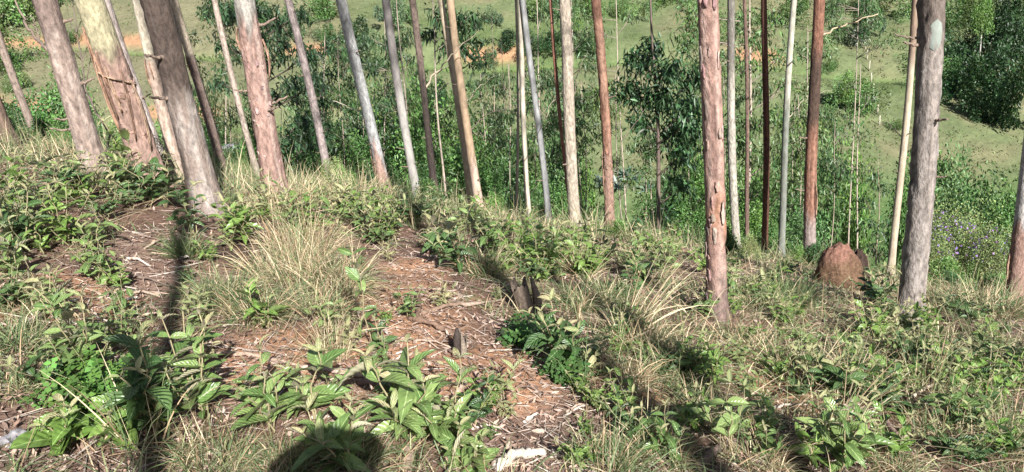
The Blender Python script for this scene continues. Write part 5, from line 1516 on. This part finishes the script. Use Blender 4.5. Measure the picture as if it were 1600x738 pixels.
# ------------------------------------------------------------------ the photographer, whose shadow falls at the bottom of the picture
def photographer():
    z0 = float(H(.1, -.5))
    root = thing('person', 'person in dark clothes behind the viewpoint, brimmed hat added for a wider shadow', 'person', (.14, -.30, z0 + .0))
    root.scale = (.985, .985, .985)
    def skinned(name, verts, edges, radii, mat, col, rootv=0, parent=root):
        me = bpy.data.meshes.new(name); me.from_pydata(verts, edges, []); me.update()
        o = obj(name, me, parent)
        md = o.modifiers.new('skin', 'SKIN'); sv = me.skin_vertices[0].data if me.skin_vertices else None
        if sv is None:
            bm_layer = None
        else:
            for v, r in zip(sv, radii): v.radius = (r, r) if np.isscalar(r) else r
            for i, v in enumerate(sv): v.use_root = (i == rootv)
        o.modifiers.new('sub', 'SUBSURF').levels = 2; o.modifiers['sub'].render_levels = 2
        bpy.context.view_layer.update()
        dg = bpy.context.evaluated_depsgraph_get(); me2 = bpy.data.meshes.new_from_object(o.evaluated_get(dg))
        o.modifiers.clear(); o.data = me2
        a = me2.attributes.new('col', 'FLOAT_COLOR', 'POINT'); a.data.foreach_set('color', np.tile((*col, 1), (len(me2.vertices), 1)).astype(np.float32).ravel())
        me2.materials.clear(); me2.materials.append(MATS[mat])
        for p in me2.polygons: p.use_smooth = True
        return o
    def add_skin(verts, edges):
        pass
    hv = 1.0
    V = [(0, 0, .96), (0, .0, 1.15), (0, .0, 1.38), (0, .01, 1.50), (0, .03, 1.57), (0, .05, 1.70), (0, .04, 1.79),
         (-.19, 0, 1.43), (-.43, .10, 1.42), (-.20, .28, 1.43), (-.08, .36, 1.42), (.19, 0, 1.43), (.40, .10, 1.42), (.16, .28, 1.43), (.02, .36, 1.42),
         (-.10, 0, .88), (-.12, .03, .50), (-.13, -.02, .09), (-.14, .12, .035), (.10, 0, .88), (.12, .03, .50), (.13, -.02, .09), (.14, .12, .035)]
    Ed = [(0, 1), (1, 2), (2, 3), (3, 4), (4, 5), (5, 6), (2, 7), (7, 8), (8, 9), (9, 10), (2, 11), (11, 12), (12, 13), (13, 14), (0, 15), (15, 16), (16, 17), (17, 18), (0, 19), (19, 20), (20, 21), (21, 22)]
    rad = [.15, .14, .16, .07, .058, .095, .075, .065, .048, .034, .03, .065, .048, .034, .03, .09, .062, .045, .042, .09, .062, .045, .042]
    me = bpy.data.meshes.new('body'); me.from_pydata(V, Ed, []); me.update()
    o = obj('body', me, root)
    bpy.context.view_layer.objects.active = o
    o.modifiers.new('skin', 'SKIN')
    if not me.skin_vertices:
        with bpy.context.temp_override(object=o, active_object=o): bpy.ops.mesh.customdata_skin_add()
    for i, v in enumerate(me.skin_vertices[0].data): v.radius = (rad[i], rad[i] * (.75 if i < 3 else 1)); v.use_root = (i == 0)
    sb = o.modifiers.new('sub', 'SUBSURF'); sb.levels = 2; sb.render_levels = 2
    bpy.context.view_layer.update()
    me2 = bpy.data.meshes.new_from_object(o.evaluated_get(bpy.context.evaluated_depsgraph_get()))
    o.modifiers.clear(); o.data = me2
    n = len(me2.vertices); co = np.empty(n * 3, np.float32); me2.vertices.foreach_get('co', co); co = co.reshape(-1, 3)
    col = np.tile((.10, .12, .17), (n, 1)); col[co[:, 2] < .98] = (.06, .06, .065); col[(co[:, 2] > 1.5)] = (.42, .27, .2); col[co[:, 2] > 1.74] = (.03, .022, .018)
    col[(co[:, 1] > .22) & (co[:, 2] > 1.2)] = (.42, .27, .2); col[co[:, 2] < .075] = (.05, .04, .035)
    a = me2.attributes.new('col', 'FLOAT_COLOR', 'POINT'); a.data.foreach_set('color', np.c_[col, np.ones(n)].astype(np.float32).ravel())
    me2.materials.clear(); me2.materials.append(MATS['cloth']); me2.polygons.foreach_set('use_smooth', np.ones(len(me2.polygons), bool))
    # face, hair and fingers
    hair = Acc()
    nu, nv = 20, 10
    U, W_ = np.meshgrid(np.linspace(0, 6.283, nu, endpoint=False), np.linspace(.1, 1.5, nv))
    Vh = np.stack([.098 * np.cos(U) * np.cos(W_ - .1), .105 * np.sin(U) * np.cos(W_ - .1) + .03, 1.725 + .115 * np.sin(W_)], -1).reshape(-1, 3)
    i = np.arange(nv - 1)[:, None] * nu + np.arange(nu)[None]; j = np.arange(nv - 1)[:, None] * nu + (np.arange(nu)[None] + 1) % nu
    hair.add(Vh, np.stack([i, j, j + nu, i + nu], -1).reshape(-1, 4), None, (.03, .022, .018)); obj('hair', hair.mesh('hair', 'cloth'), root)
    hat = Acc()  # unseen hat, added so the cast shadow is wider and flatter
    prof = [(.0, 1.86), (.07, 1.855), (.10, 1.82), (.108, 1.765), (.15, 1.755), (.20, 1.745), (.20, 1.740), (.11, 1.752)]
    aa = np.linspace(0, 6.283, 28, endpoint=False)
    Vt = np.concatenate([np.stack([q * np.cos(aa), q * 1.05 * np.sin(aa) + .035, z + .012 * np.cos(2 * aa) * (q > .12)], -1) for q, z in prof])
    i = np.arange(len(prof) - 1)[:, None] * 28 + np.arange(28)[None]; j = np.arange(len(prof) - 1)[:, None] * 28 + (np.arange(28)[None] + 1) % 28
    hat.add(Vt, np.stack([i, i + 28, j + 28, j], -1).reshape(-1, 4), None, (.3, .26, .18)); obj('hat', hat.mesh('hat', 'cloth'), root)
    for sx, hx in ((-1, -.08), (1, .02)):
        fa = Acc()
        for q in range(5):
            L = (.05, .07, .075, .07, .055)[q]
            b = np.array([hx + sx * (.03 if q == 0 else .0), .385, 1.385 + .018 * (q - 2) if q else 1.40])
            d = np.array([-sx * .3 if q else -sx * .1, .35, .45 if q == 0 else .15])
            P = [b, b + unit(d) * L * .5, b + unit(d + np.array([-sx * .9, -.3, 0])) * L]
            V, Q, T = tube(P, [.0095, .009, .0075], 8); fa.add(V, Q, T, (.42, .27, .2))
        obj('hand', fa.mesh('hand', 'skin'), root)
photographer()
